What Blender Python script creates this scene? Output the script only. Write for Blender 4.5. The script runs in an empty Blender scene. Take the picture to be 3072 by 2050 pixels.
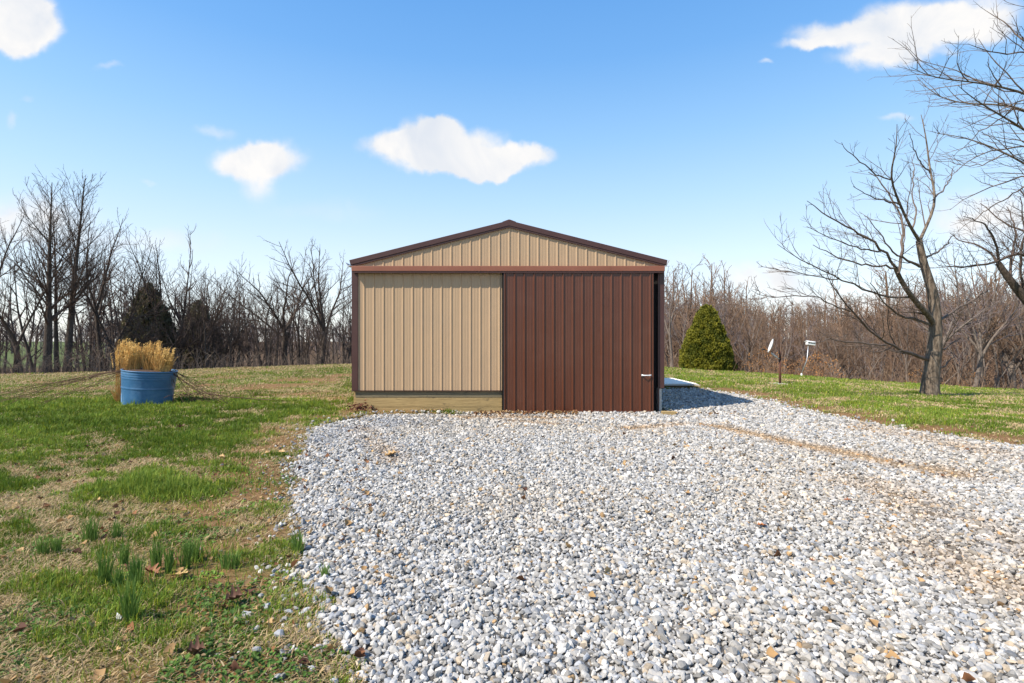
import bpy, bmesh, math, random
import numpy as np
from mathutils import Vector, Matrix

random.seed(7)
RNG = np.random.default_rng(11)
scene = bpy.context.scene
COL = scene.collection
H = 1.62                      # camera height (m)
F = 1536.0                    # focal length in photo pixels (18 mm on 36 mm, 3072 px wide)
D = 3072 / 2350.0             # measured display pixel -> photo pixel
SUN = Vector((-0.80, -0.45, 1.0)).normalized()   # direction towards the sun

# ------------------------------------------------------------------ helpers
def P(u, v, Y):
    "photo pixel + distance -> point in the place"
    return Vector(((u - 1536) / F * Y, Y, H - (v - 1025) / F * Y))

def tag(o, label=None, cat=None, group=None, kind=None):
    if label: o['label'] = label
    if cat: o['category'] = cat
    if group: o['group'] = group
    if kind: o['kind'] = kind
    return o

def empty(name, loc, label=None, cat=None, group=None, rz=0.0):
    o = bpy.data.objects.new(name, None)
    o.empty_display_size = 0.2
    o.location = loc
    o.rotation_euler = (0, 0, rz)
    COL.objects.link(o)
    return tag(o, label, cat, group)

def link(name, me, parent=None, mat=None):
    if mat is not None:
        me.materials.clear(); me.materials.append(mat)
    o = bpy.data.objects.new(name, me)
    COL.objects.link(o)
    if parent is not None: o.parent = parent
    return o

def np_mesh(name, V, T, cols=None, smooth=False):
    V = np.ascontiguousarray(V, dtype=np.float32); T = np.ascontiguousarray(T, dtype=np.int32)
    me = bpy.data.meshes.new(name)
    me.vertices.add(len(V)); me.vertices.foreach_set('co', V.ravel())
    k = T.shape[1]
    me.loops.add(T.size); me.loops.foreach_set('vertex_index', T.ravel())
    me.polygons.add(len(T))
    me.polygons.foreach_set('loop_start', np.arange(0, T.size, k, dtype=np.int32))
    me.update(calc_edges=True)
    me.polygons.foreach_set('use_smooth', np.full(len(T), bool(smooth)))
    if cols is not None:
        a = me.color_attributes.new('col', 'FLOAT_COLOR', 'POINT')
        c = np.ones((len(V), 4), dtype=np.float32); c[:, :3] = cols
        a.data.foreach_set('color', c.ravel())
    me.validate()
    return me

class MB:
    "mesh builder: boxes, prisms, tubes, lathes collected into one mesh"
    def __init__(s): s.v = []; s.f = []; s.sm = []
    def add(s, vs, fs, smooth=False):
        n = len(s.v); s.v += [tuple(a) for a in vs]
        s.f += [tuple(i + n for i in f) for f in fs]; s.sm += [smooth] * len(fs)
    def box(s, x0, x1, y0, y1, z0, z1, rot=None, org=None):
        vs = [Vector((x, y, z)) for z in (z0, z1) for y in (y0, y1) for x in (x0, x1)]
        if rot is not None:
            org = org or Vector(((x0+x1)/2, (y0+y1)/2, (z0+z1)/2))
            vs = [org + rot @ (p - org) for p in vs]
        s.add(vs, [(0,2,3,1),(4,5,7,6),(0,1,5,4),(2,6,7,3),(0,4,6,2),(1,3,7,5)])
    def prism_y(s, pts, y0, y1):
        "polygon in XZ (counter-clockwise seen from -Y) extruded along Y"
        n = len(pts)
        vs = [(x, y0, z) for x, z in pts] + [(x, y1, z) for x, z in pts]
        fs = [tuple(range(n)), tuple(range(2*n-1, n-1, -1))]
        fs += [(i, i+n, (i+1) % n + n, (i+1) % n) for i in range(n)]
        s.add(vs, fs)
    def tube(s, pts, rad, sides=6, cap=True, smooth=True):
        pts = [Vector(p) for p in pts]; n = len(pts)
        if not hasattr(rad, '__len__'): rad = [rad] * n
        vs = []; 
        for i in range(n):
            t = (pts[min(i+1, n-1)] - pts[max(i-1, 0)])
            t = t.normalized() if t.length > 1e-9 else Vector((0,0,1))
            ref = Vector((0.31, 0.95, 0.05)) if abs(t.z) > 0.5 else Vector((0.05, 0.1, 1))
            a = t.cross(ref).normalized(); b = t.cross(a)
            for k in range(sides):
                an = 2*math.pi*k/sides
                vs.append(pts[i] + (a*math.cos(an) + b*math.sin(an))*rad[i])
        fs = []
        for i in range(n-1):
            for k in range(sides):
                k2 = (k+1) % sides
                fs.append((i*sides+k, i*sides+k2, (i+1)*sides+k2, (i+1)*sides+k))
        s.add(vs, fs, smooth)
        if cap:
            m = len(s.v) - len(vs)
            s.f.append(tuple(m + k for k in range(sides-1, -1, -1))); s.sm.append(False)
            s.f.append(tuple(m + (n-1)*sides + k for k in range(sides))); s.sm.append(False)
    def lathe(s, prof, sides=32, mat=None, smooth=True):
        vs = []
        for r, z in prof:
            for k in range(sides):
                a = 2*math.pi*k/sides
                p = Vector((r*math.cos(a), r*math.sin(a), z))
                vs.append(mat @ p if mat is not None else p)
        fs = []
        for i in range(len(prof)-1):
            for k in range(sides):
                k2 = (k+1) % sides
                fs.append((i*sides+k, i*sides+k2, (i+1)*sides+k2, (i+1)*sides+k))
        s.add(vs, fs, smooth)
    def mesh(s, name):
        me = bpy.data.meshes.new(name)
        me.from_pydata(s.v, [], s.f); me.update()
        me.polygons.foreach_set('use_smooth', s.sm)
        return me
    def build(s, name, mat, parent=None, bevel=0):
        me = s.mesh(name)
        o = link(name, me, parent, mat)
        if bevel:
            b = o.modifiers.new('bevel', 'BEVEL'); b.width = bevel; b.segments = 2; b.limit_method = 'ANGLE'
        return o

# value noise in numpy
def _hash(ix, iy, seed):
    h = (ix.astype(np.int64) * 374761393 + iy.astype(np.int64) * 668265263 + seed * 974634777) & 0xffffffff
    h = ((h ^ (h >> 13)) * 1274126177) & 0xffffffff
    h = h ^ (h >> 16)
    return (h & 0xffffff) / float(0xffffff)
def vnoise(x, y, seed=0):
    x = np.asarray(x, float); y = np.asarray(y, float)
    ix = np.floor(x); iy = np.floor(y); fx = x - ix; fy = y - iy
    fx = fx*fx*(3-2*fx); fy = fy*fy*(3-2*fy)
    a = _hash(ix, iy, seed); b = _hash(ix+1, iy, seed); c = _hash(ix, iy+1, seed); d = _hash(ix+1, iy+1, seed)
    return (a*(1-fx)+b*fx)*(1-fy) + (c*(1-fx)+d*fx)*fy
def fbm(x, y, seed=0, octv=4):
    s = 0; a = 0.5; t = 0
    for i in range(octv):
        s = s + a*vnoise(x*2**i, y*2**i, seed+i*17); t += a; a *= 0.5
    return s / t
def sstep(a, b, x):
    t = np.clip((np.asarray(x, float) - a) / (b - a), 0, 1)
    return t*t*(3-2*t)

# ------------------------------------------------------------------ terrain
CA = [-3.0, -1.0, -0.7, -0.32, 0.0, 0.30, 0.67, 1.0, 3.0]
CY = [22.0, 24.5, 27.5, 36.0, 36.0, 31.0, 26.2, 25.2, 22.0]
def crest(X, Y):
    a = np.asarray(X, float) / np.maximum(np.asarray(Y, float), 4.0)
    return np.interp(a, CA, CY)
def ground(X, Y):
    X = np.asarray(X, float); Y = np.asarray(Y, float)
    t = (X - 9.0)
    z = -0.06 * np.where(t > 0, t*t/(t+2.5), 0) * (1 - sstep(30, 60, X))*1.0
    z = z - sstep(30, 60, X) * 1.3
    d = np.maximum(0, Y - crest(X, Y))
    right = sstep(-2, 8, X)
    drop = (2.6*(1-right) + 3.6*right) * (1 - np.exp(-(d/9.0)**2))
    z = z - drop
    z = z + right * sstep(60, 150, Y) * 6.5
    z = z + sstep(200, 900, Y) * 4.0
    z = z + (fbm(X*0.9, Y*0.9, 3, 3) - 0.5) * 0.05 * sstep(0.2, 1.5, np.abs(X+20)) * np.where((np.abs(X) < 60) & (Y < 60), 1, 0)
    return z
def gz(x, y): return float(ground(np.array([x]), np.array([y]))[0])

def pin(poly, X, Y):
    inside = np.zeros(X.shape, bool); n = len(poly)
    for i in range(n):
        x0, y0 = poly[i]; x1, y1 = poly[(i+1) % n]
        c = ((y0 > Y) != (y1 > Y))
        xi = (x1-x0)*(Y-y0)/((y1-y0) if abs(y1-y0) > 1e-9 else 1e-9) + x0
        inside ^= c & (X < xi)
    return inside
def pdist(poly, X, Y):
    d = np.full(X.shape, 1e9); n = len(poly)
    for i in range(n):
        x0, y0 = poly[i]; x1, y1 = poly[(i+1) % n]
        dx, dy = x1-x0, y1-y0; L = dx*dx+dy*dy + 1e-12
        t = np.clip(((X-x0)*dx + (Y-y0)*dy)/L, 0, 1)
        d = np.minimum(d, np.hypot(X-x0-t*dx, Y-y0-t*dy))
    return d
def gp(xd, yd):
    "ground point (flat) seen at a display pixel of the photo"
    v = yd*D - 1025; Y = H*F/v
    return ((xd*D-1536)/F*Y, Y)
GRAVEL = [gp(*q) for q in [(800,1568),(745,1500),(712,1420),(700,1330),(682,1260),(668,1180),(674,1100),(688,1040),(700,1000),(720,984),(780,966),(850,951),(930,947),(1100,948)]]
GRAVEL = [(-1.0,0.2),(-1.1,1.6)] + GRAVEL + [(-2.0,12.1),(3.7,12.1),(3.75,18.0)] + \
         [gp(*q) for q in [(1610,893),(1700,908),(1780,926),(1880,950),(1990,972),(2100,990),(2230,1010),(2350,1030)]] + [(10.5,6.2),(14,4.0),(14,0.2)]
def gravel_mask(X, Y):
    w = 0.16*(fbm(X*2.2, Y*2.2, 5, 3)-0.5)*2
    X2 = X + w; Y2 = Y + 0.16*(fbm(X*2.2+40, Y*2.2, 9, 3)-0.5)*2
    ins = pin(GRAVEL, X2, Y2); d = pdist(GRAVEL, X2, Y2)
    return np.where(ins, d, -d)

# ------------------------------------------------------------------ materials
def nodes(name):
    m = bpy.data.materials.new(name); m.use_nodes = True
    nt = m.node_tree; b = nt.nodes['Principled BSDF']
    return m, nt, b
def N(nt, t, **kw):
    n = nt.nodes.new(t)
    for k, v in kw.items():
        if k in n.inputs: n.inputs[k].default_value = v
        else: setattr(n, k, v)
    return n
def ramp(nt, fac, stops):
    r = nt.nodes.new('ShaderNodeValToRGB')
    e = r.color_ramp.elements
    while len(e) > 1: e.remove(e[-1])
    for i, (p, c) in enumerate(stops):
        el = e[0] if i == 0 else e.new(p)
        el.position = p; el.color = (*c, 1) if len(c) == 3 else c
    nt.links.new(fac, r.inputs['Fac']); return r.outputs['Color']
def coords(nt, scale=(1,1,1), obj=True):
    tc = nt.nodes.new('ShaderNodeTexCoord')
    mp = nt.nodes.new('ShaderNodeMapping'); mp.inputs['Scale'].default_value = scale
    nt.links.new(tc.outputs['Object' if obj else 'Generated'], mp.inputs['Vector'])
    return mp.outputs['Vector']
def noise(nt, vec, scale, detail=4, rough=0.55, dist=0.0):
    n = nt.nodes.new('ShaderNodeTexNoise')
    n.inputs['Scale'].default_value = scale; n.inputs['Detail'].default_value = detail
    n.inputs['Roughness'].default_value = rough; n.inputs['Distortion'].default_value = dist
    nt.links.new(vec, n.inputs['Vector']); return n.outputs['Fac']
def mix(nt, fac, a, b, mode='MIX'):
    m = nt.nodes.new('ShaderNodeMix'); m.data_type = 'RGBA'; m.blend_type = mode
    for s, val in ((m.inputs[0], fac), (m.inputs[6], a), (m.inputs[7], b)):
        if hasattr(val, 'is_linked') or isinstance(val, bpy.types.NodeSocket): nt.links.new(val, s)
        else: s.default_value = (*val, 1) if isinstance(val, (tuple, list)) and len(val) == 3 else val
    return m.outputs[2]
def bump(nt, b, h, strength=0.3, dist=0.02):
    n = nt.nodes.new('ShaderNodeBump'); n.inputs['Strength'].default_value = strength; n.inputs['Distance'].default_value = dist
    nt.links.new(h, n.inputs['Height']); nt.links.new(n.outputs['Normal'], b.inputs['Normal'])
def smat(name, stops, scale=(1,1,1), nscale=5, rough=0.7, bumpn=None, metal=0.0, detail=5, spec=0.4, dist=0.0):
    m, nt, b = nodes(name)
    v = coords(nt, scale); f = noise(nt, v, nscale, detail, 0.6, dist)
    nt.links.new(ramp(nt, f, stops), b.inputs['Base Color'])
    b.inputs['Roughness'].default_value = rough; b.inputs['Metallic'].default_value = metal
    b.inputs['Specular IOR Level'].default_value = spec
    if bumpn:
        h = noise(nt, coords(nt, bumpn[0]), bumpn[1], 6, 0.6)
        bump(nt, b, h, bumpn[2], bumpn[3])
    return m
def vcol_mat(name, rough=0.8, transl=0.0, nvar=None, spec=0.2):
    m, nt, b = nodes(name)
    a = nt.nodes.new('ShaderNodeVertexColor'); a.layer_name = 'col'
    c = a.outputs['Color']
    if nvar:
        f = noise(nt, coords(nt), nvar[0], 5, 0.6)
        c = mix(nt, 1.0, c, ramp(nt, f, [(0.25, (nvar[1],)*3), (0.75, (nvar[2],)*3)]), 'MULTIPLY')
    nt.links.new(c, b.inputs['Base Color'])
    b.inputs['Roughness'].default_value = rough; b.inputs['Specular IOR Level'].default_value = spec
    if transl:
        t = nt.nodes.new('ShaderNodeBsdfTranslucent'); nt.links.new(c, t.inputs['Color'])
        ms = nt.nodes.new('ShaderNodeMixShader'); ms.inputs[0].default_value = transl
        nt.links.new(b.outputs[0], ms.inputs[1]); nt.links.new(t.outputs[0], ms.inputs[2])
        nt.links.new(ms.outputs[0], nt.nodes['Material Output'].inputs['Surface'])
    return m

def siding_mat(name, c0, c1, streak, rough):
    m, nt, b = nodes(name)
    f = noise(nt, coords(nt, (9, 1, 0.35)), 3.0, 6, 0.65)
    c = ramp(nt, f, [(0.3, c0), (0.7, c1)])
    g = noise(nt, coords(nt, (1, 1, 1)), 1.3, 4, 0.6)
    c = mix(nt, ramp(nt, g, [(0.45, (0,0,0)), (0.8, (0.55,)*3)]), c, streak)
    nt.links.new(c, b.inputs['Base Color'])
    r = nt.nodes.new('ShaderNodeMapRange'); nt.links.new(g, r.inputs['Value'])
    r.inputs['To Min'].default_value = rough - 0.08; r.inputs['To Max'].default_value = rough + 0.12
    nt.links.new(r.outputs[0], b.inputs['Roughness'])
    bump(nt, b, noise(nt, coords(nt, (1, 1, 0.5)), 2.5, 3, 0.5), 0.3, 0.03)
    return m

M = {}
M['tan'] = siding_mat('tan_painted_steel', (0.39,0.262,0.152), (0.435,0.295,0.175), (0.36,0.25,0.155), 0.42)
M['maroon'] = siding_mat('maroon_painted_steel', (0.079,0.0225,0.0095), (0.100,0.030,0.013), (0.115,0.046,0.026), 0.32)
M['trim'] = smat('brown_trim_steel', [(0.3,(0.060,0.026,0.022)),(0.7,(0.075,0.034,0.030))], nscale=3, rough=0.4)
M['header'] = smat('red_brown_header_steel', [(0.3,(0.215,0.076,0.044)),(0.7,(0.265,0.10,0.06))], scale=(0.4,1,1), nscale=3, rough=0.45)
M['rooftop'] = smat('brown_roof_steel', [(0.3,(0.06,0.028,0.025)),(0.7,(0.08,0.035,0.03))], nscale=2, rough=0.4)
M['dark'] = smat('dark_rubber_and_blackout', [(0.3,(0.012,0.010,0.010)),(0.7,(0.02,0.017,0.016))], nscale=8, rough=0.7)
M['oldpost'] = smat('weathered_white_post', [(0.3,(0.30,0.28,0.24)),(0.65,(0.55,0.53,0.48))], scale=(6,6,0.6), nscale=5, rough=0.8)
M['galv'] = smat('galvanised_steel', [(0.3,(0.42,0.44,0.47)),(0.7,(0.62,0.64,0.67))], nscale=6, rough=0.35, metal=0.7)
M['white'] = smat('white_paint', [(0.3,(0.68,0.68,0.66)),(0.7,(0.8,0.8,0.79))], nscale=8, rough=0.5)
M['rust'] = smat('rusty_brown_pole', [(0.3,(0.055,0.022,0.014)),(0.7,(0.11,0.045,0.025))], nscale=14, rough=0.8)
M['concrete'] = smat('pale_concrete', [(0.3,(0.42,0.40,0.35)),(0.7,(0.6,0.58,0.52))], nscale=12, rough=0.9)

def timber(name, a, b_, dark):
    m, nt, b = nodes(name)
    f = noise(nt, coords(nt, (0.8, 6, 14)), 3.0, 7, 0.65, 0.6)
    c = ramp(nt, f, [(0.3, a), (0.62, b_)])
    k = noise(nt, coords(nt, (1.5, 4, 5)), 2.2, 4, 0.5, 1.2)
    c = mix(nt, ramp(nt, k, [(0.60, (0,0,0)), (0.74, (0.75,)*3)]), c, dark)
    nt.links.new(c, b.inputs['Base Color']); b.inputs['Roughness'].default_value = 0.85
    bump(nt, b, f, 0.35, 0.01); return m
M['board'] = timber('treated_timber', (0.22,0.15,0.06), (0.40,0.28,0.12), (0.085,0.062,0.03))
M['boardgrey'] = timber('weathered_treated_timber', (0.10,0.085,0.055), (0.20,0.16,0.09), (0.04,0.035,0.028))

def bark(name, lo, mid, hi, vs=(14,14,2.2)):
    m, nt, b = nodes(name)
    f = noise(nt, coords(nt, vs), 1.6, 7, 0.65, 0.7)
    c = ramp(nt, f, [(0.30, lo), (0.5, mid), (0.72, hi)])
    nt.links.new(c, b.inputs['Base Color']); b.inputs['Roughness'].default_value = 0.92
    b.inputs['Specular IOR Level'].default_value = 0.15
    bump(nt, b, f, 0.9, 0.05); return m
M['bark_dark'] = bark('dark_bark', (0.034,0.026,0.021), (0.078,0.060,0.048), (0.155,0.125,0.10))
M['twig_dark'] = bark('dark_twigs', (0.065,0.045,0.037), (0.10,0.073,0.060), (0.16,0.122,0.10), (3,3,1))
M['bark_grey'] = bark('grey_bark', (0.09,0.07,0.058), (0.18,0.145,0.12), (0.32,0.27,0.225))
M['twig_red'] = bark('reddish_twigs', (0.115,0.072,0.048), (0.18,0.116,0.078), (0.255,0.178,0.122), (3,3,1))
M['bark_main'] = bark('furrowed_brown_bark', (0.040,0.030,0.023), (0.15,0.116,0.086), (0.31,0.25,0.19), (9,9,1.6))
M['twig_main'] = bark('brown_twigs', (0.080,0.060,0.048), (0.14,0.105,0.085), (0.22,0.17,0.135), (3,3,1))
M['twig_grey'] = bark('grey_twigs', (0.11,0.085,0.085), (0.17,0.135,0.13), (0.24,0.20,0.185), (3,3,1))

# ------------------------------------------------------------------ world + sun + camera
def build_world():
    w = bpy.data.worlds.new('World'); scene.world = w; w.use_nodes = True
    nt = w.node_tree; nt.nodes.clear()
    out = nt.nodes.new('ShaderNodeOutputWorld')
    sky = nt.nodes.new('ShaderNodeTexSky'); sky.sky_type = 'NISHITA'; sky.sun_disc = False
    el = math.asin(SUN.z); sky.sun_elevation = el
    sky.sun_rotation = math.atan2(SUN.x, SUN.y) % (2*math.pi)
    sky.altitude = 150; sky.air_density = 1.0; sky.dust_density = 0.6; sky.ozone_density = 1.6
    tc = nt.nodes.new('ShaderNodeTexCoord')
    hsv = nt.nodes.new('ShaderNodeHueSaturation'); hsv.inputs['Saturation'].default_value = 1.25
    nt.links.new(sky.outputs[0], hsv.inputs['Color'])
    # clear spring air: pale at the horizon, deeper blue overhead
    s0 = nt.nodes.new('ShaderNodeSeparateXYZ'); nt.links.new(tc.outputs['Generated'], s0.inputs[0])
    gr = nt.nodes.new('ShaderNodeValToRGB'); el_ = gr.color_ramp.elements
    while len(el_) > 1: el_.remove(el_[-1])
    for i_, (p_, c_) in enumerate(SKY):
        e_ = el_[0] if i_ == 0 else el_.new(p_)
        e_.position = p_; e_.color = (*c_, 1)
    nt.links.new(s0.outputs['Z'], gr.inputs['Fac'])
    gs = nt.nodes.new('ShaderNodeVectorMath'); gs.operation = 'SCALE'; gs.inputs['Scale'].default_value = SKYGAIN/0.15
    nt.links.new(gr.outputs[0], gs.inputs[0])
    mxs = nt.nodes.new('ShaderNodeMix'); mxs.data_type = 'RGBA'; mxs.inputs[0].default_value = 0.72
    nt.links.new(hsv.outputs[0], mxs.inputs[6]); nt.links.new(gs.outputs[0], mxs.inputs[7])
    bg = nt.nodes.new('ShaderNodeBackground'); bg.inputs['Strength'].default_value = 0.15
    nt.links.new(mxs.outputs[2], bg.inputs['Color'])
    # clouds: soft blobs in sky directions, edges broken up by noise
    sep = nt.nodes.new('ShaderNodeSeparateXYZ'); nt.links.new(tc.outputs['Generated'], sep.inputs[0])
    def math_(op, a, b=None, c=None, clamp=False):
        n = nt.nodes.new('ShaderNodeMath'); n.operation = op; n.use_clamp = clamp
        for i, x in enumerate((a, b, c)):
            if x is None: continue
            if isinstance(x, (int, float)): n.inputs[i].default_value = x
            else: nt.links.new(x, n.inputs[i])
        return n.outputs[0]
    dy = math_('MAXIMUM', sep.outputs['Y'], 0.05)
    px = math_('DIVIDE', sep.outputs['X'], dy); pz = math_('DIVIDE', sep.outputs['Z'], dy)
    cmb = nt.nodes.new('ShaderNodeCombineXYZ'); nt.links.new(px, cmb.inputs[0]); nt.links.new(pz, cmb.inputs[1])
    def nz(scale, det, dst=0.0, loc=(0,0,0)):
        mp = nt.nodes.new('ShaderNodeMapping'); mp.inputs['Location'].default_value = loc
        nt.links.new(cmb.outputs[0], mp.inputs['Vector'])
        n = nt.nodes.new('ShaderNodeTexNoise'); n.inputs['Scale'].default_value = scale
        n.inputs['Detail'].default_value = det; n.inputs['Roughness'].default_value = 0.55
        n.inputs['Distortion'].default_value = dst
        nt.links.new(mp.outputs[0], n.inputs['Vector']); return n
    nv = nz(10.0, 9)
    sub = nt.nodes.new('ShaderNodeVectorMath'); sub.operation = 'SUBTRACT'; sub.inputs[1].default_value = (0.5,0.5,0.5)
    nt.links.new(nv.outputs['Color'], sub.inputs[0])
    scl = nt.nodes.new('ShaderNodeVectorMath'); scl.operation = 'SCALE'; scl.inputs['Scale'].default_value = 0.07
    nt.links.new(sub.outputs[0], scl.inputs[0])
    wp = nt.nodes.new('ShaderNodeVectorMath'); wp.operation = 'ADD'
    nt.links.new(cmb.outputs[0], wp.inputs[0]); nt.links.new(scl.outputs[0], wp.inputs[1])
    blobs = [(985,318,85,62,1),(905,332,95,44,1),(1060,345,120,58,1),(1010,285,55,30,.8),(1205,362,75,30,.9),(1110,378,140,32,1),(1000,372,120,24,.5),
             (590,365,130,55,.62),(635,350,90,50,.5),(592,420,62,55,.42),(545,372,80,40,.4),(495,302,60,20,.28),(590,340,60,30,.3),
             (2130,55,190,62,1),(1960,80,170,42,.8),(2230,35,150,80,.75),(2000,135,120,32,.75),(1850,102,90,16,.4),(2080,110,120,35,.6),
             (2185,128,40,16,.3),(1768,143,22,11,.28),(2060,265,48,14,.32),
             (10,40,150,75,1.1),(70,55,85,60,.9),(35,105,50,35,.8),(-60,40,160,90,1),
             (245,156,34,11,.3),(58,235,20,15,.25),(15,280,18,28,.3),(340,425,28,10,.2),
             (40,505,230,85,.5),(1745,640,150,55,.55),(2270,500,190,90,.55),(1960,700,300,70,.5),(1560,600,160,40,.2),(330,560,260,50,.3),(740,480,200,40,.16),(1120,395,90,18,.5)]
    total = None
    for xd, yd, rx, ry, a in blobs:
        cx, cz = (xd*D-1536)/F, (1025-yd*D)/F
        s1 = nt.nodes.new('ShaderNodeVectorMath'); s1.operation = 'SUBTRACT'; s1.inputs[1].default_value = (cx, cz, 0)
        nt.links.new(wp.outputs[0], s1.inputs[0])
        s2 = nt.nodes.new('ShaderNodeVectorMath'); s2.operation = 'MULTIPLY'
        s2.inputs[1].default_value = (F/(rx*D*1.18), F/(ry*D*1.12), 0); nt.links.new(s1.outputs[0], s2.inputs[0])
        s3 = nt.nodes.new('ShaderNodeVectorMath'); s3.operation = 'DOT_PRODUCT'
        nt.links.new(s2.outputs[0], s3.inputs[0]); nt.links.new(s2.outputs[0], s3.inputs[1])
        f = math_('SUBTRACT', 1.0, s3.outputs['Value'], clamp=True)
        f = math_('MULTIPLY', math_('MULTIPLY', f, f), a)
        total = f if total is None else math_('ADD', total, f)
    n2 = nz(16.0, 6, 0.4, (3,1,0))
    fld = math_('MULTIPLY', total, math_('MULTIPLY_ADD', n2.outputs['Fac'], 1.7, 0.15))
    mr = nt.nodes.new('ShaderNodeMapRange'); mr.interpolation_type = 'SMOOTHSTEP'
    mr.inputs['From Min'].default_value = 0.015; mr.inputs['From Max'].default_value = 0.68
    nt.links.new(fld, mr.inputs['Value'])
    front = math_('GREATER_THAN', sep.outputs['Y'], 0.06)
    mask = math_('MULTIPLY', mr.outputs[0], front)
    # thick parts a little greyer underneath
    n3 = nz(7.0, 5, 0.6, (7,2,0))
    cr = nt.nodes.new('ShaderNodeValToRGB'); cr.color_ramp.elements[0].position = 0.3; cr.color_ramp.elements[1].position = 0.6
    cr.color_ramp.elements[0].color = (0.77,0.82,0.90,1); cr.color_ramp.elements[1].color = (1.0,0.985,0.97,1)
    nt.links.new(n3.outputs['Fac'], cr.inputs['Fac'])
    cb = nt.nodes.new('ShaderNodeBackground'); cb.inputs['Strength'].default_value = CLOUD
    nt.links.new(cr.outputs[0], cb.inputs['Color'])
    mx = nt.nodes.new('ShaderNodeMixShader'); nt.links.new(mask, mx.inputs[0])
    nt.links.new(bg.outputs[0], mx.inputs[1]); nt.links.new(cb.outputs[0], mx.inputs[2])
    nt.links.new(mx.outputs[0], out.inputs['Surface'])
EXPOSURE = 0.65
CLOUD = 0.64
SKYGAIN = 0.70
SKY = [(0.0,(0.97,0.98,1.0)),(0.07,(0.92,0.96,1.0)),(0.16,(0.78,0.90,1.0)),(0.26,(0.56,0.79,1.0)),(0.36,(0.37,0.65,0.98)),(0.48,(0.205,0.48,0.92)),(0.60,(0.13,0.38,0.84)),(1.0,(0.07,0.27,0.70))]
build_world()
sl = bpy.data.lights.new('sun', 'SUN'); sl.energy = 4.8; sl.angle = math.radians(0.53); sl.color = (1.0, 0.915, 0.79)
so = bpy.data.objects.new('sun', sl); COL.objects.link(so)
so.rotation_euler = (-SUN).to_track_quat('-Z', 'Y').to_euler(); so.location = SUN*60
cam = bpy.data.cameras.new('camera'); cam.lens = 18; cam.sensor_width = 36; cam.clip_start = 0.05; cam.clip_end = 6000
co = bpy.data.objects.new('camera', cam); COL.objects.link(co)
co.location = (0, 0, H); co.rotation_euler = (math.radians(90), 0, 0)
scene.camera = co
vs_ = scene.view_settings
scene.display_settings.display_device = 'sRGB'
vs_.view_transform = 'Standard'; vs_.look = 'None'; vs_.exposure = EXPOSURE; vs_.gamma = 1; vs_.use_curve_mapping = False
scene.cycles.max_bounces = 6; scene.cycles.diffuse_bounces = 3; scene.cycles.transparent_max_bounces = 6
scene.cycles.use_denoising = True

# ------------------------------------------------------------------ ground sheet
def lawn_green(X, Y):
    "0 = straw, 1 = green turf, measured over the place"
    f = fbm(X*0.8, Y*1.2, 41, 4)*0.40 + fbm(X*2.6, Y*3.6, 47, 4)*0.60
    g = sstep(0.34, 0.60, f)
    near = sstep(5.5, 2.8, Y)*0.25
    left = sstep(-4.0, -9.0, X)*sstep(5, 8, Y)*sstep(17, 13, Y)*0.4
    g = np.clip(g - near*0.5 + left, 0, 1)
    dry = sstep(0.42, 0.62, fbm(X*0.5+5, Y*0.9, 35, 4))*sstep(4, 8, X)*0.42 + sstep(13.0, 15.0, Y)*sstep(-2.0, -6.0, X)*0.45 + sstep(-7, -2, Y-crest(X, Y))*sstep(2, -6, X)*0.5
    edge = sstep(0.9, 0.1, np.abs(gravel_mask(X, Y)))*np.where(X > 0, 0.25, 0.40)
    return np.clip(g - dry - edge, 0, 1)
PATCHES = [(gp(640,884),1.5,1.0),(gp(720,872),1.6,1.3),(gp(590,893),1.0,0.8),(gp(690,905),1.3,0.55),(gp(760,915),0.7,0.5),(gp(780,862),1.0,1.6),(gp(480,885),0.8,0.8)]
def bare(X, Y):
    n = fbm(X*0.55+9, Y*0.8, 63, 4); n2 = fbm(X*2.2, Y*2.8, 68, 4)
    b = sstep(0.56, 0.70, n)*0.7*sstep(9, 14, Y)*sstep(0, -3, X)
    for (cx, cy), rx, ry in PATCHES:
        r2 = ((X-cx)/rx)**2+((Y-cy)/ry)**2
        b = np.maximum(b, sstep(0.32, 0.55, n2+0.30-0.42*r2)*0.95)
    gm = gravel_mask(X, Y)
    rt = sstep(0.05, -0.05, gm)*sstep(-1.9, -0.7, gm+0.9*(n2-0.5))*sstep(0.30, 0.46, n2+0.02)
    lf = sstep(0.02, -0.04, gm)*sstep(-1.7, -0.5, gm+1.2*(n2-0.5))*0.92*sstep(0.30, 0.50, n2)
    b = np.maximum(b, np.where(X > 3.0, rt, lf))
    return np.clip(b, 0, 1)

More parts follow.
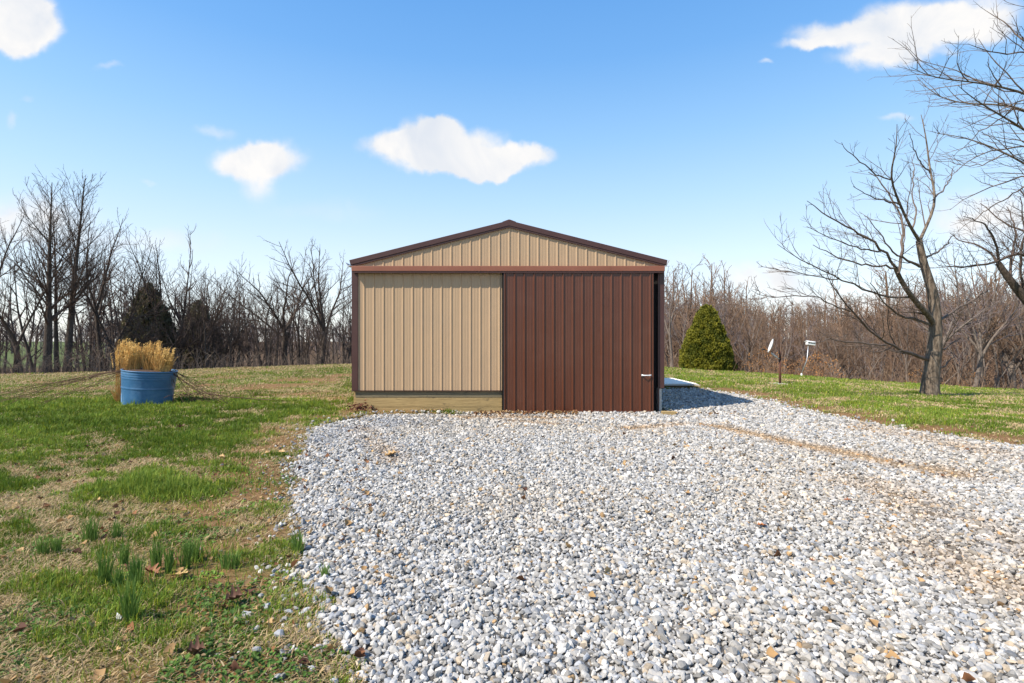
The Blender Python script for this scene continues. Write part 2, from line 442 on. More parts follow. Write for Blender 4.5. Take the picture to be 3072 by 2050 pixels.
def axis(lo, hi, step, far_lo, far_hi):
    a = list(np.arange(lo, hi+1e-6, step)); s = step; x = lo
    left = []
    while x > far_lo: s *= 1.22; x -= s; left.append(x)
    s = step; x = hi; rt = []
    while x < far_hi: s *= 1.22; x += s; rt.append(x)
    return np.array(left[::-1] + a + rt)
def dip(X, Y):
    'the drive settles a little towards the barn door'
    return 0.062*sstep(8.5, 11.4, Y)*sstep(7.5, 5.0, X)
def build_ground():
    xs = axis(-30, 34, 0.25, -2500, 2500); ys = axis(0, 60, 0.25, -60, 3500)
    X, Y = np.meshgrid(xs, ys)
    Z = ground(X, Y)
    gm = gravel_mask(X, Y); Z = np.where(gm > 0, np.minimum(Z, 0.0)-0.012-dip(X, Y), Z)
    ny, nx = X.shape
    V = np.stack([X, Y, Z], -1).reshape(-1, 3)
    idx = np.arange(nx*ny).reshape(ny, nx)
    Q = np.stack([idx[:-1,:-1], idx[:-1,1:], idx[1:,1:], idx[1:,:-1]], -1).reshape(-1, 4)
    d = Y - crest(X, Y)
    forest = np.where(Y > 5, sstep(-0.3, 0.6, d), 0)
    field = sstep(75, 95, Y) * (1 - sstep(-0.80, -0.68, X/np.maximum(Y, 5)))        # open field beyond the strip of trees
    forest = forest * (1 - field)
    cols = np.stack([forest, field, bare(X, Y)], -1).reshape(-1, 3)
    me = np_mesh('lawn', V, Q, cols, True)
    m, nt, b = nodes('lawn_ground')
    tc = coords(nt)
    a = nt.nodes.new('ShaderNodeVertexColor'); a.layer_name = 'col'
    sp = nt.nodes.new('ShaderNodeSeparateColor'); nt.links.new(a.outputs['Color'], sp.inputs[0])
    n1 = noise(nt, tc, 0.55, 6, 0.65, 0.3); n2 = noise(nt, tc, 16.0, 7, 0.72); n3 = noise(nt, coords(nt, (1,2.2,1)), 0.33, 5, 0.6, 0.5)
    green = ramp(nt, n2, [(0.3,(0.05,0.08,0.015)),(0.5,(0.095,0.14,0.025)),(0.72,(0.17,0.20,0.05))])
    straw = ramp(nt, n2, [(0.3,(0.07,0.048,0.024)),(0.5,(0.20,0.14,0.066)),(0.7,(0.40,0.30,0.15))])
    base = mix(nt, ramp(nt, n1, [(0.46,(0,0,0)),(0.60,(1,1,1))]), green, straw)
    dirt = ramp(nt, n2, [(0.3,(0.12,0.060,0.026)),(0.55,(0.24,0.135,0.062)),(0.75,(0.42,0.27,0.14))])
    base = mix(nt, ramp(nt, n3, [(0.60,(0,0,0)),(0.70,(0.9,)*3)]), base, dirt)
    litter = ramp(nt, n2, [(0.3,(0.045,0.028,0.018)),(0.5,(0.10,0.062,0.036)),(0.75,(0.19,0.12,0.065))])
    base = mix(nt, sp.outputs[2], base, dirt)
    c = mix(nt, sp.outputs[0], base, litter)
    c = mix(nt, sp.outputs[1], c, (0.10,0.125,0.045))
    nt.links.new(c, b.inputs['Base Color']); b.inputs['Roughness'].default_value = 0.95
    b.inputs['Specular IOR Level'].default_value = 0.1
    bump(nt, b, noise(nt, tc, 14, 6, 0.7), 0.8, 0.06)
    o = link('lawn', me, None, m); tag(o, kind='structure')
build_ground()

def lane(X, Y):
    "brown wheel lanes where the gravel is thin (0..1)"
    def line(p, q, w):
        (x0,y0),(x1,y1) = p, q; dx, dy = x1-x0, y1-y0; L2 = dx*dx+dy*dy
        t = np.clip(((X-x0)*dx+(Y-y0)*dy)/L2, 0, 1)
        return np.exp(-(np.hypot(X-x0-t*dx, Y-y0-t*dy)/w)**2)
    n = fbm(X*1.7, Y*1.7, 21, 4); n2 = fbm(X*5, Y*5, 29, 3)
    a = np.maximum(line(gp(1620,975), gp(1830,1025), 0.24), line(gp(1830,1025), gp(2180,1093), 0.30))
    a = np.maximum(a, 0.9*line(gp(1450,985), gp(1560,975), 0.25))
    bse = np.maximum(line(gp(1060,955), gp(1300,957), 0.26), 0.75*line(gp(1180,965), gp(1280,975), 0.22))
    a = np.maximum(a, bse)
    a = np.maximum(a, 0.55*line(gp(840,985), gp(900,1060), 0.22))
    a = np.maximum(a, 0.5*line(gp(2000,1120), gp(2350,1300), 0.45))
    a = np.maximum(a, 0.5*line(gp(2150,1260), gp(2300,1350), 0.35))
    a = np.maximum(a, 0.5*line(gp(2000,985), gp(2350,1060), 0.4))
    a = a * sstep(0.24, 0.50, n*0.65+n2*0.35)
    return np.clip(a, 0, 1)

def build_gravel():
    st = 0.14
    xs = np.arange(-5, 14.3, st); ys = np.arange(0.2, 18.4, st)
    X, Y = np.meshgrid(xs, ys); gm = gravel_mask(X, Y)
    Z = np.minimum(ground(X, Y), 0.03)*0.5 + 0.028*sstep(-0.05, 0.3, gm) + 0.012*(fbm(X*3, Y*3, 2, 3)-0.5) - dip(X, Y)
    ny, nx = X.shape; idx = np.arange(nx*ny).reshape(ny, nx)
    Q = np.stack([idx[:-1,:-1], idx[:-1,1:], idx[1:,1:], idx[1:,:-1]], -1).reshape(-1, 4)
    keep = (gm.ravel()[Q] > -0.02).all(1)
    Q = Q[keep]; used = np.unique(Q); rm = -np.ones(nx*ny, int); rm[used] = np.arange(len(used))
    V = np.stack([X, Y, Z], -1).reshape(-1, 3)[used]
    ln = lane(V[:,0], V[:,1])
    me = np_mesh('gravel_drive', V, rm[Q], np.stack([ln, ln, ln], -1), True)
    m, nt, b = nodes('gravel_bed')
    tc = coords(nt); a = nt.nodes.new('ShaderNodeVertexColor'); a.layer_name = 'col'
    n = noise(nt, tc, 45, 5, 0.7)
    c = mix(nt, a.outputs['Color'], ramp(nt, n, [(0.3,(0.05,0.047,0.042)),(0.7,(0.15,0.14,0.13))]), ramp(nt, n, [(0.3,(0.22,0.14,0.07)),(0.7,(0.42,0.29,0.16))]))
    nt.links.new(c, b.inputs['Base Color']); b.inputs['Roughness'].default_value = 0.95
    bump(nt, b, n, 1.0, 0.03)
    tag(link('gravel_drive', me, None, m), kind='structure')
    # ---- loose stones
    def ico(level):
        bm = bmesh.new(); bmesh.ops.create_icosphere(bm, subdivisions=level, radius=1.0)
        v = np.array([p.co[:] for p in bm.verts]); f = np.array([[q.index for q in t.verts] for t in bm.faces]); bm.free()
        return v, f
    def stones(ptsX, ptsY, level, size, dens_boost=1.0, outside=False):
        n = len(ptsX); iv, it = ico(level)
        ln = lane(ptsX, ptsY)
        a = size*np.clip(np.exp(RNG.normal(-0.05, 0.34, n)), 0.45, 1.7)*(1-0.45*ln*RNG.random(n))
        sc = np.stack([a, a*RNG.uniform(0.62, 0.92, n), a*RNG.uniform(0.42, 0.72, n)], -1)
        K = 9
        pn = RNG.normal(size=(n, K, 3)); pn /= np.linalg.norm(pn, axis=2, keepdims=True)
        off = RNG.uniform(0.36, 0.84, (n, K))
        dp = np.einsum('vj,nkj->nvk', iv, pn)
        s = np.where(dp > 1e-3, off[:,None,:]/np.maximum(dp, 1e-3), 9).min(2)
        v = iv[None]*np.minimum(1, s)[:,:,None]*1.3
        v = v*(1+RNG.normal(0, 0.04, (n, len(iv), 1)))
        v = v*sc[:,None,:]
        ax = RNG.normal(0, 0.5, (n, 2)); rz = RNG.uniform(0, 2*np.pi, n)
        cx, sx = np.cos(ax[:,0]), np.sin(ax[:,0]); cy, sy = np.cos(ax[:,1]), np.sin(ax[:,1]); cz, sz = np.cos(rz), np.sin(rz)
        x, y, z = v[...,0], v[...,1], v[...,2]
        y, z = y*cx[:,None]-z*sx[:,None], y*sx[:,None]+z*cx[:,None]
        x, z = x*cy[:,None]+z*sy[:,None], -x*sy[:,None]+z*cy[:,None]
        x, y = x*cz[:,None]-y*sz[:,None], x*sz[:,None]+y*cz[:,None]
        gm = gravel_mask(ptsX, ptsY)
        base = np.minimum(ground(ptsX, ptsY), 0.03)*0.5 + 0.026*sstep(-0.05, 0.3, gm)
        base = base - dip(ptsX, ptsY)
        base = np.where(gm < 0, ground(ptsX, ptsY), base)
        zz = base + RNG.uniform(0.1, 1.1, n)*sc[:,2]*(1-0.5*ln)
        V = np.stack([x+ptsX[:,None], y+ptsY[:,None], z+zz[:,None]], -1).reshape(-1, 3)
        T = (it[None]+np.arange(n)[:,None,None]*len(iv)).reshape(-1, 3)
        k = RNG.random(n); g = np.clip(RNG.normal(0.43, 0.10, n), 0.18, 0.68)
        c = np.stack([g*1.0, g*0.955, g*0.885], -1)
        blue = k < 0.16; c[blue] = np.stack([g*0.70, g*0.71, g*0.73], -1)[blue]
        dk = (k > 0.16) & (k < 0.25); c[dk] *= 0.55
        tn = (k > 0.90); c[tn] = np.stack([g*0.95, g*0.78, g*0.58], -1)[tn]
        og = (k > 0.988); c[og] = np.stack([g*0.85, g*0.55, g*0.28], -1)[og]
        shade_tint = 0.8*sstep(0.45, 0.62, fbm(ptsX*0.8+3, ptsY*0.8, 31, 3))[:,None]*sstep(-0.5,-2.2,ptsX)[:,None]*sstep(6.0,8.0,ptsY)[:,None]  # bluish shade put into the stone colour on the drive's left side
        c = c*(1-shade_tint) + c*np.array([0.74,0.77,0.83])*shade_tint
        wm = sstep(0.48, 0.70, fbm(ptsX*0.6, ptsY*0.6, 77, 4))[:,None]*0.5
        c = c*(1-wm) + c*np.array([1.0,0.93,0.83])*wm
        c = c*(1-ln[:,None]*0.8) + c*np.array([0.90,0.64,0.38])*ln[:,None]*0.8
        return V, T, np.repeat(c, len(iv), 0)
    def scatter(y0, y1, sp, x0=-6.0, x1=14.2):
        xs = np.arange(x0, x1, sp); ys = np.arange(y0, y1, sp*0.9)
        X, Y = np.meshgrid(xs, ys); X = X + (np.arange(len(ys)) % 2)[:,None]*sp*0.5
        X = (X+RNG.uniform(-.48, .48, X.shape)*sp).ravel(); Y = (Y+RNG.uniform(-.48, .48, Y.shape)*sp).ravel()
        k = (np.abs(X) < Y*1.03+2.0); X, Y = X[k], Y[k]
        gm = gravel_mask(X, Y); ln = lane(X, Y)
        # edge thins out into the grass
        p = np.where(gm > 0.04, 1.0, np.exp(-np.maximum(0, 0.04-gm)/0.13)*0.55)
        p = p*(1-0.72*ln*RNG.random(len(X))**0.5)
        k = RNG.random(len(X)) < p
        k &= ~((Y > 11.86) & (X < 3.62))
        return X[k], Y[k]
    parts = []
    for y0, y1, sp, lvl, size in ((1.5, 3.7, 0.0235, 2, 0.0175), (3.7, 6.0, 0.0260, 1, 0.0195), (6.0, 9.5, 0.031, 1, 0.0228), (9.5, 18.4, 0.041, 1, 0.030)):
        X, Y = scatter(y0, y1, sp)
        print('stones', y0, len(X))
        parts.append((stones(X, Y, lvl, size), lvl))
    V = []; T = []; C = []; sm = []; o = 0
    for (v, t, c), lvl in parts:
        V.append(v); T.append(t+o); C.append(c); o += len(v); sm.append(np.full(len(t), False))
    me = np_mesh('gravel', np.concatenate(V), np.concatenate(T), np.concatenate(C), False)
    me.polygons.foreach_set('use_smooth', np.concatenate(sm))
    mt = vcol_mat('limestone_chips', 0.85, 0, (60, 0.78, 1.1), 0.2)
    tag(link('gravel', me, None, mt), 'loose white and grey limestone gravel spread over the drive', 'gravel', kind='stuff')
build_gravel()

# ------------------------------------------------------------------ grass
def build_grass():
    def pts(n, x0, x1, y0, y1, powy):
        Y = y0*(y1/y0)**(RNG.random(n)**powy) ; X = RNG.uniform(x0, x1, n)
        return X, Y
    xs = []; ys = []
    # density falls with distance; blades get wider there
    for (n, y0, y1) in ((250000, 1.6, 4.2), (350000, 4.2, 9.0), (310000, 9.0, 17.0), (190000, 17.0, 37.0)):
        Y = RNG.uniform(y0, y1, n); X = -Y*1.08-3.0 + RNG.random(n)*(Y*1.08+3.0-0.2)
        xs.append(X); ys.append(Y)
    for (n, y0, y1) in ((200000, 7.0, 15.0), (170000, 15.0, 32.0)):
        Y = RNG.uniform(y0, y1, n); X = 3.0 + RNG.random(n)*(Y*1.06+2.4-3.0)
        xs.append(X); ys.append(Y)
    nt_ = 11500
    tY = 2.0+(RNG.random(nt_)**1.4)*12.0; tX = -tY*1.06-2.2+RNG.random(nt_)*(tY*1.06+2.0)
    ok = (lawn_green(tX, tY) > 0.25+0.3*RNG.random(nt_)) & (gravel_mask(tX, tY) < -0.05) & (bare(tX, tY) < 0.75)
    tX, tY = tX[ok], tY[ok]; per = 22; nb = len(tX)*per; nbase = sum(len(q) for q in xs)
    rad_ = np.repeat(RNG.uniform(0.018, 0.05, len(tX))*np.maximum(1, tY/6), per)*np.sqrt(RNG.random(nb)); ta = RNG.uniform(0, 6.28, nb)
    xs.append(np.repeat(tX, per)+np.cos(ta)*rad_); ys.append(np.repeat(tY, per)+np.sin(ta)*rad_)
    TA = np.full(nbase+nb, -1.0); TA[nbase:] = ta; TH = np.ones(nbase+nb); TH[nbase:] = np.repeat(RNG.uniform(0.9, 1.9, len(tX)), per)
    TC = np.ones(nbase+nb); TC[nbase:] = np.repeat(RNG.uniform(0.65, 1.25, len(tX)), per)
    X = np.concatenate(xs); Y = np.concatenate(ys)
    gm = gravel_mask(X, Y)
    k = gm < 0.0 + 0.02*RNG.normal(size=len(X))
    k &= ~((X > -3.85) & (X < 3.65) & (Y > 11.9) & (Y < 21.2))
    k &= Y < crest(X, Y)+0.8
    bp = bare(X, Y); k &= RNG.random(len(X)) > bp*0.96
    k &= RNG.random(len(X)) < 1-0.42*sstep(6, 3, Y)*sstep(0.60, 0.38, fbm(X*3, Y*3.6, 17, 3))
    X, Y = X[k], Y[k]; n = len(X); TA = TA[k]; TH = TH[k]; TC = TC[k]
    g = lawn_green(X, Y)
    isg = RNG.random(n) < (0.22+0.66*g)
    isg = np.where(TA >= 0, RNG.random(n) < 0.93, isg)
    tuft = sstep(0.62, 0.75, fbm(X*1.6, Y*1.6, 71, 3))
    # bright long tuft
    tx, ty = gp(395, 1130); lt = np.exp(-(((X-tx)/0.62)**2+((Y-ty)/0.36)**2)*1.2)*sstep(0.34, 0.52, fbm(X*4, Y*5, 12, 3))
    h = np.where(isg, RNG.uniform(0.025, 0.065, n)*(0.8+0.7*g)+tuft*0.03, RNG.uniform(0.03, 0.075, n))
    h = h*(1+1.4*lt*isg)*TH
    lean = np.where(isg, np.abs(RNG.normal(0.35, 0.25, n)), np.abs(RNG.normal(1.15, 0.25, n)))
    an = np.where(isg, RNG.uniform(0, 2*np.pi, n), RNG.normal(0.35, 0.8, n) + np.pi*(RNG.random(n) < 0.25) + 2.0*(fbm(X*1.3,Y*1.3,88,2)-0.5))
    an = np.where(TA >= 0, TA+RNG.normal(0, .5, n), an)
    w = RNG.uniform(0.0016, 0.0032, n)*np.maximum(1, (Y/3.6)**0.8)
    h = h*np.maximum(1, (Y/7.0)**0.45)
    dx = np.cos(an)*np.sin(lean); dy = np.sin(an)*np.sin(lean); dz = np.cos(lean)
    sx = -np.sin(an+RNG.normal(0,.6,n)); sy = np.cos(an+RNG.normal(0,.6,n))
    Z = ground(X, Y)-0.004 + np.where(isg, 0, RNG.uniform(0,0.022,n))
    B = np.stack([X, Y, Z], -1); S = np.stack([sx*w, sy*w, 0*w], -1)
    mid = B + np.stack([dx*h*.42, dy*h*.42, np.maximum(dz, .12)*h*.62], -1)
    tip = B + np.stack([dx*h, dy*h, np.maximum(dz*0.85, .06)*h], -1)
    V = np.stack([B-S, B+S, mid+S*.8, mid-S*.8, tip], 1).reshape(-1, 3)
    o = np.arange(n)[:,None]*5
    T = np.concatenate([o+np.array([[0,1,2]]), o+np.array([[0,2,3]]), o+np.array([[3,2,4]])], 0)
    v1 = RNG.random(n)[:,None]; v2 = RNG.normal(0, 1, n)[:,None]
    lush = np.maximum(sstep(0.40, 0.66, fbm(X*0.5+20, Y*0.7, 55, 3)), sstep(5, 8, X)*sstep(12, 20, Y)*0.9)[:,None]
    gc = np.array([0.115,0.180,0.018])*(1-lush)+np.array([0.190,0.270,0.034])*lush
    gc = gc*(0.7+0.6*v1)*TC[:,None]
    yel = (RNG.random(n) < 0.18)[:,None]; gc = np.where(yel, gc*np.array([1.7,1.25,1.0]), gc)
    gc = gc*(1-lt[:,None]*.7)+np.array([0.17,0.24,0.035])*lt[:,None]*.7
    sc = np.array([0.52,0.375,0.205])*(0.55+0.75*v1)*np.array([1,1,1]) + v2*0.012
    c = np.where(isg[:,None], gc, np.clip(sc, 0.03, 0.6))
    me = np_mesh('grass', V, T, np.repeat(c, 5, 0), False)
    tag(link('grass', me, None, vcol_mat('grass_blades', 0.6, 0.30, None, 0.25)), 'short green and straw coloured turf of the lawn', 'grass', kind='stuff')
    # low clover and weeds in the foreground
    n = 78000
    Y = RNG.uniform(1.9, 7.0, n); X = -Y*1.05-2.2+RNG.random(n)*(Y*1.05+2.1)
    f = fbm(X*1.9, Y*2.4, 91, 4); near = sstep(6.5, 3.2, Y)
    gm = gravel_mask(X, Y)
    k = (f > 0.53-0.06*near) & (gm < 0.02) & (RNG.random(n) < 0.25+0.75*near); X, Y, f = X[k], Y[k], f[k]; n = len(X)
    s = RNG.uniform(0.005, 0.013, n); an = RNG.uniform(0, 6.28, n); tl = RNG.normal(0, .45, n); tl2 = RNG.normal(0, .45, n)
    Z = ground(X, Y)+RNG.uniform(0.004, 0.035, n)*sstep(0.5, 0.62, f)+0.006
    ring = np.array([(-1,0),(-.45,.62),(.35,.72),(1,0),(.35,-.72),(-.45,-.62)])
    lx = ring[None,:,0]*s[:,None]*1.35; ly = ring[None,:,1]*s[:,None]
    wx = lx*np.cos(an)[:,None]-ly*np.sin(an)[:,None]; wy = lx*np.sin(an)[:,None]+ly*np.cos(an)[:,None]
    wz = wx*tl[:,None]+wy*tl2[:,None] - (ring[None,:,0]**2)*s[:,None]*0.25
    V = np.stack([wx+X[:,None], wy+Y[:,None], wz+Z[:,None]], -1).reshape(-1, 3)
    o = np.arange(n)[:,None]*6
    Q = np.concatenate([o+np.array([[0,1,2,3]]), o+np.array([[0,3,4,5]])], 0)
    v = RNG.random(n)[:,None]; lush = sstep(.5,.7,fbm(X*1.1, Y*1.1, 99, 3))[:,None]
    c = (np.array([0.08,0.155,0.022])*(1-lush)+np.array([0.16,0.27,0.03])*lush)*(0.65+0.7*v)
    br = (RNG.random(n) < 0.10)[:,None]; c = np.where(br, np.array([0.22,0.15,0.07])*(0.6+.7*v), c)
    me = np_mesh('ground_cover', V, Q, np.repeat(c, 6, 0), False)
    tag(link('ground_cover', me, None, vcol_mat('clover_leaves', 0.6, 0.25, None, 0.3)), 'low clover and moss matted among the straw in the foreground', 'ground cover', kind='stuff')
build_grass()
# ------------------------------------------------------------------ barn
def rib_profile(x0, x1, pitch, phase, hmaj=0.0145, hmin=0.0025):
    pts = []
    k0 = math.floor((x0-phase)/pitch)-1; k1 = math.ceil((x1-phase)/pitch)+1
    for k in range(k0, k1+1):
        c = phase + k*pitch
        pts += [(c-0.030, 0), (c-0.008, hmaj), (c+0.008, hmaj), (c+0.015, 0)]
        for f in (0.36, 0.64):
            m = c+pitch*f
            pts += [(m-0.012, 0), (m-0.006, hmin), (m+0.006, hmin), (m+0.012, 0)]
    pts = sorted(p for p in pts if x0 < p[0] < x1)
    return [(x0, 0)] + pts + [(x1, 0)]
def siding(x0, x1, zb, zt, yface, pitch, phase, rib=0.0145):
    "ribbed sheet facing -Y; zb, zt are functions of x"
    mb = MB(); pr = rib_profile(x0, x1, pitch, phase, rib); n = len(pr)
    vs = [(x, yface-h, zb(x)) for x, h in pr] + [(x, yface-h, zt(x)) for x, h in pr]
    fs = [(i, i+1, i+1+n, i+n) for i in range(n-1)]
    mb.add(vs, fs); return mb
def build_barn():
    Yw = 12.0
    S = Yw/F
    X = lambda u, Y=Yw: (u-1536)/F*Y
    Z = lambda v, Y=Yw: H-(v-1025)/F*Y
    xl, xr = X(1056), X(1992); zr = Z(661.5, 11.94); xm = X(1527.5, 11.94)
    barn = empty('pole_barn', (xm, Yw, 0), 'small tan metal pole barn with maroon sliding door and brown trim', 'barn')
    def at(o):                                # parts keep world placement under the barn's base
        o.matrix_parent_inverse = Matrix.Translation(-barn.location); return o
    pitch = 29.0/F*Yw; ph = X(1528)
    # tan front wall
    z0, z1 = Z(1171.5), Z(806)
    at(siding(X(1070), X(1506), lambda x: z0, lambda x: z1, Yw, pitch, ph).build('wall', M['tan'], barn))
    # gable
    rk = lambda x: Z(674, 11.95) - abs(x-xm)*0.2485
    g = siding(X(1058), X(1990), lambda x: Z(800), lambda x: max(Z(799), rk(x)), Yw-0.004, pitch, ph)
    at(g.build('gable', M['tan'], barn))
    # drip edge under the tan sheet
    mb = MB(); mb.box(X(1055), X(1505), Yw-0.045, Yw+0.01, z0-0.016, z0-0.004); at(mb.build('drip_edge', M['trim'], barn))
    # timber skirt boards
    vv = [1173.6, 1193.4, 1222.0, 1249.0]
    for i in range(3):
        mb = MB(); mb.box(X(1066+(i > 0)*0.6), X(1506), Yw+0.004*i, Yw+0.05, Z(vv[i+1])+0.004, Z(vv[i])-0.002)
        o = at(mb.build('skirt_board', M['boardgrey' if i == 0 else 'board'], barn, 0.004))
        if i == 0: o['label'] = 'grey weathered top board'
    # header (track cover) over wall and door
    mb = MB(); Yh = 11.835
    xa, xb = X(1054, Yh), X(1995, Yh); za, zb = Z(798, Yh), Z(814, Yh)
    mb.prism_y([(xa, zb), (xb, zb), (xb, za), (xa, za)], Yh, Yw-0.03)
    hd = at(mb.build('track_cover', M['header'], barn, 0.008))
    mb = MB(); mb.box(xa+.01, xb-.01, Yh+0.012, Yh+0.03, zb-0.035, zb-0.001); mb.box(xa+.01, xb-.01, Yw-0.07, Yw-0.045, zb-0.03, zb-0.001)
    o = at(mb.build('track', M['trim'], barn))
    for us in (1438, 1830):                   # lap joints of the header lengths
        mb = MB(); mb.box(X(us,Yh)-0.02, X(us,Yh)+0.02, Yh-0.0025, Yh+0.02, zb+0.004, za-0.002); at(mb.build('lap_joint', M['header'], barn))
    mb = MB(); mb.box(xl+0.085, xr-0.085, Yw+0.14, Yw+0.16, -0.2, Z(790)); at(mb.build('blackout_panel', M['dark'], barn))  # added dark panel, blocks light leaking through and keeps the door gaps black
    # corner trims
    mb = MB(); mb.prism_y([(xl, z0), (X(1074.5), z0), (X(1074.5), z1), (xl, z1)], Yw-0.032, Yw+0.12)
    at(mb.build('corner_trim', M['trim'], barn, 0.004))
    mb = MB(); mb.prism_y([(X(1977), Z(1165)), (xr, Z(1165)), (xr, z1), (X(1977), z1)], Yw-0.035, Yw+0.12)
    at(mb.build('corner_trim', M['trim'], barn, 0.004))
    # exposed post and jamb at the right of the door
    mb = MB(); mb.box(X(1974), X(1985), Yw+0.0, Yw+0.13, -0.05, Z(1166)); at(mb.build('post', M['oldpost'], barn, 0.006))
    mb = MB(); mb.box(X(1973.2), X(1976.6), Yw-0.03, Yw-0.001, -0.04, z1); at(mb.build('door_jamb', M['trim'], barn))
    # sliding door
    Yd = 11.885
    xd0, xd1, zd0, zd1 = X(1512.5, Yd), X(1960, Yd), Z(1237.5, Yd), Z(812, Yd)
    ps = siding(xd0+0.02, xd1-0.02, lambda x: zd0+0.03, lambda x: zd1, Yd, 29.0/F*Yd, X(1893, Yd), 0.023)
    door = at(ps.build('sliding_door', M['maroon'], barn))
    mb = MB()
    mb.box(xd0-0.035, xd0-0.004, Yd-0.012, Yd+0.06, zd0, zd1); mb.build('edge_seal', M['dark'], door)
    mb = MB(); mb.box(xd0-0.002, xd0+0.028, Yd-0.026, Yd+0.055, zd0, zd1); mb.box(xd1-0.03, xd1, Yd-0.026, Yd+0.055, zd0, zd1)
    mb.box(xd0+0.03, xd1-0.032, Yd-0.024, Yd+0.05, zd0, zd0+0.042)
    mb.build('door_frame', M['maroon'], door, 0.004)
    mb = MB(); mb.box(xd0+.03, xd1-.031, Yd+0.052, Yd+0.06, zd0+.05, zd1); mb.build('backing', M['dark'], door)
    mb = MB(); u0, u1, v = X(1926, Yd), X(1951, Yd), Z(1126, Yd)
    mb.tube([(u0, Yd-0.006, v), (u0+.004, Yd-0.05, v+.002), (u0+.03, Yd-0.062, v-.003), (u1-.03, Yd-0.062, v-.003), (u1-.004, Yd-0.05, v+.002), (u1, Yd-0.006, v)], 0.013, 8)
    mb.box(u0-.018, u0+.018, Yd-0.021, Yd-0.004, v-.02, v+.02); mb.box(u1-.018, u1+.018, Yd-0.021, Yd-0.004, v-.02, v+.02)
    mb.build('handle', M['white'], door)
    # screw heads in rows
    mb = MB()
    for vrow in (918, 1024, 1130):
        k = 0
        for i in range(15):
            x = X(1893, Yd) + (i-13)*29.0/F*Yd + 0.043; z = Z(vrow, Yd)
            if xd0+.05 < x < xd1-.05: mb.box(x-.006, x+.006, Yd-.006, Yd+.001, z-.006, z+.006)
    o = mb.build('screws', M['maroon'], door); o['kind'] = 'stuff'
    # rake trims
    Yr = 11.94
    Lp = [(X(1047.7,Yr), Z(780.5,Yr)), (X(1051,Yr), Z(795,Yr)), (xm, Z(677,Yr)), (xm, zr)]
    Rp = [(xm, zr), (xm, Z(677,Yr)), (X(2003,Yr)-0.02, Z(795,Yr)), (X(2003,Yr)-0.003, Z(780.5,Yr))]
    for pts in (Lp, Rp):
        mb = MB(); mb.prism_y(pts, Yr, Yw+0.02); at(mb.build('rake_trim', M['trim'], barn, 0.004))
    # dark lower lip of the rake
    for pts in ([(X(1052,Yr), Z(796,Yr)), (X(1062,Yr), Z(798,Yr)), (xm, Z(682,Yr)), (xm, Z(677.6,Yr))],
                [(xm, Z(677.6,Yr)), (xm, Z(682,Yr)), (X(1992,Yr), Z(798,Yr)), (X(2001,Yr), Z(796,Yr))]):
        mb = MB(); mb.prism_y(pts, Yr+0.012, Yw-0.006); at(mb.build('rake_lip', M['trim'], barn))
    # roof slopes
    yb = 21.1
    e = 0.004
    for sgn in (-1, 1):
        xe = X(1046,Yr) if sgn < 0 else X(2003,Yr)+0.005
        ze = zr - abs(xe-xm)*0.2485
        mb = MB()
        n = 34
        for i in range(1):
            pts = [(xm, zr+e), (xe, ze+e), (xe, ze-0.02), (xm, zr-0.02)]
            if sgn > 0: pts = pts[::-1]
            mb.prism_y(pts, Yr+0.085, yb)
        k = Yr+0.2
        while k < yb:                              # standing ribs down the slope
            for sx in (0,):
                a = Vector((xm, k, zr+e)); b_ = Vector((xe, k, ze+e))
                mb.tube([a, b_], 0.018, 4, True, False)
            k += 0.2286
        at(mb.build('roof', M['rooftop'], barn))
    mb = MB(); mb.prism_y([(xm-.16, zr-.03), (xm+.16, zr-.03), (xm+.02, zr+.022), (xm-.02, zr+.022)], Yr+0.005, yb+.02); at(mb.build('ridge_cap', M['trim'], barn, 0.004))
    # side and back walls
    zs = Z(796)
    mb = MB(); mb.box(xl, xl+0.08, Yw+0.125, yb-0.1, 0.45, zs+0.02); at(mb.build('side_wall', M['tan'], barn))
    mb = MB(); mb.box(xr-0.08, xr, Yw+0.135, yb-0.1, 0.53, zs+0.02); at(mb.build('side_wall', M['tan'], barn))
    mb = MB(); mb.box(xl+.02, xl+0.07, Yw+0.06, yb-0.1, -0.1, 0.449); at(mb.build('skirt_board', M['board'], barn))
    mb = MB(); mb.box(xr-0.06, xr-.02, Yw+0.14, yb-0.1, -0.4, 0.529); at(mb.build('skirt_board', M['boardgrey'], barn))
    mb = MB(); mb.box(xl, xr, yb-0.095, yb-0.02, -0.3, zs+0.02)
    mb.prism_y([(xl, zs+.021), (xr, zs+.021), (xm, zr-.08)], yb-0.095, yb-0.02); at(mb.build('back_wall', M['tan'], barn))
    # white gutter along the west eave, its open end seen past the rake
    mb = MB(); gx = X(1047,Yr); gt = Z(787,Yr)
    mb.prism_y([(gx-0.10, gt), (gx-0.045, gt-0.085), (gx+0.02, gt-0.085), (gx+0.02, gt-0.075), (gx-0.04, gt-0.075), (gx-0.09, gt)], Yr+0.02, yb)
    at(mb.build('gutter', M['white'], barn))
build_barn()

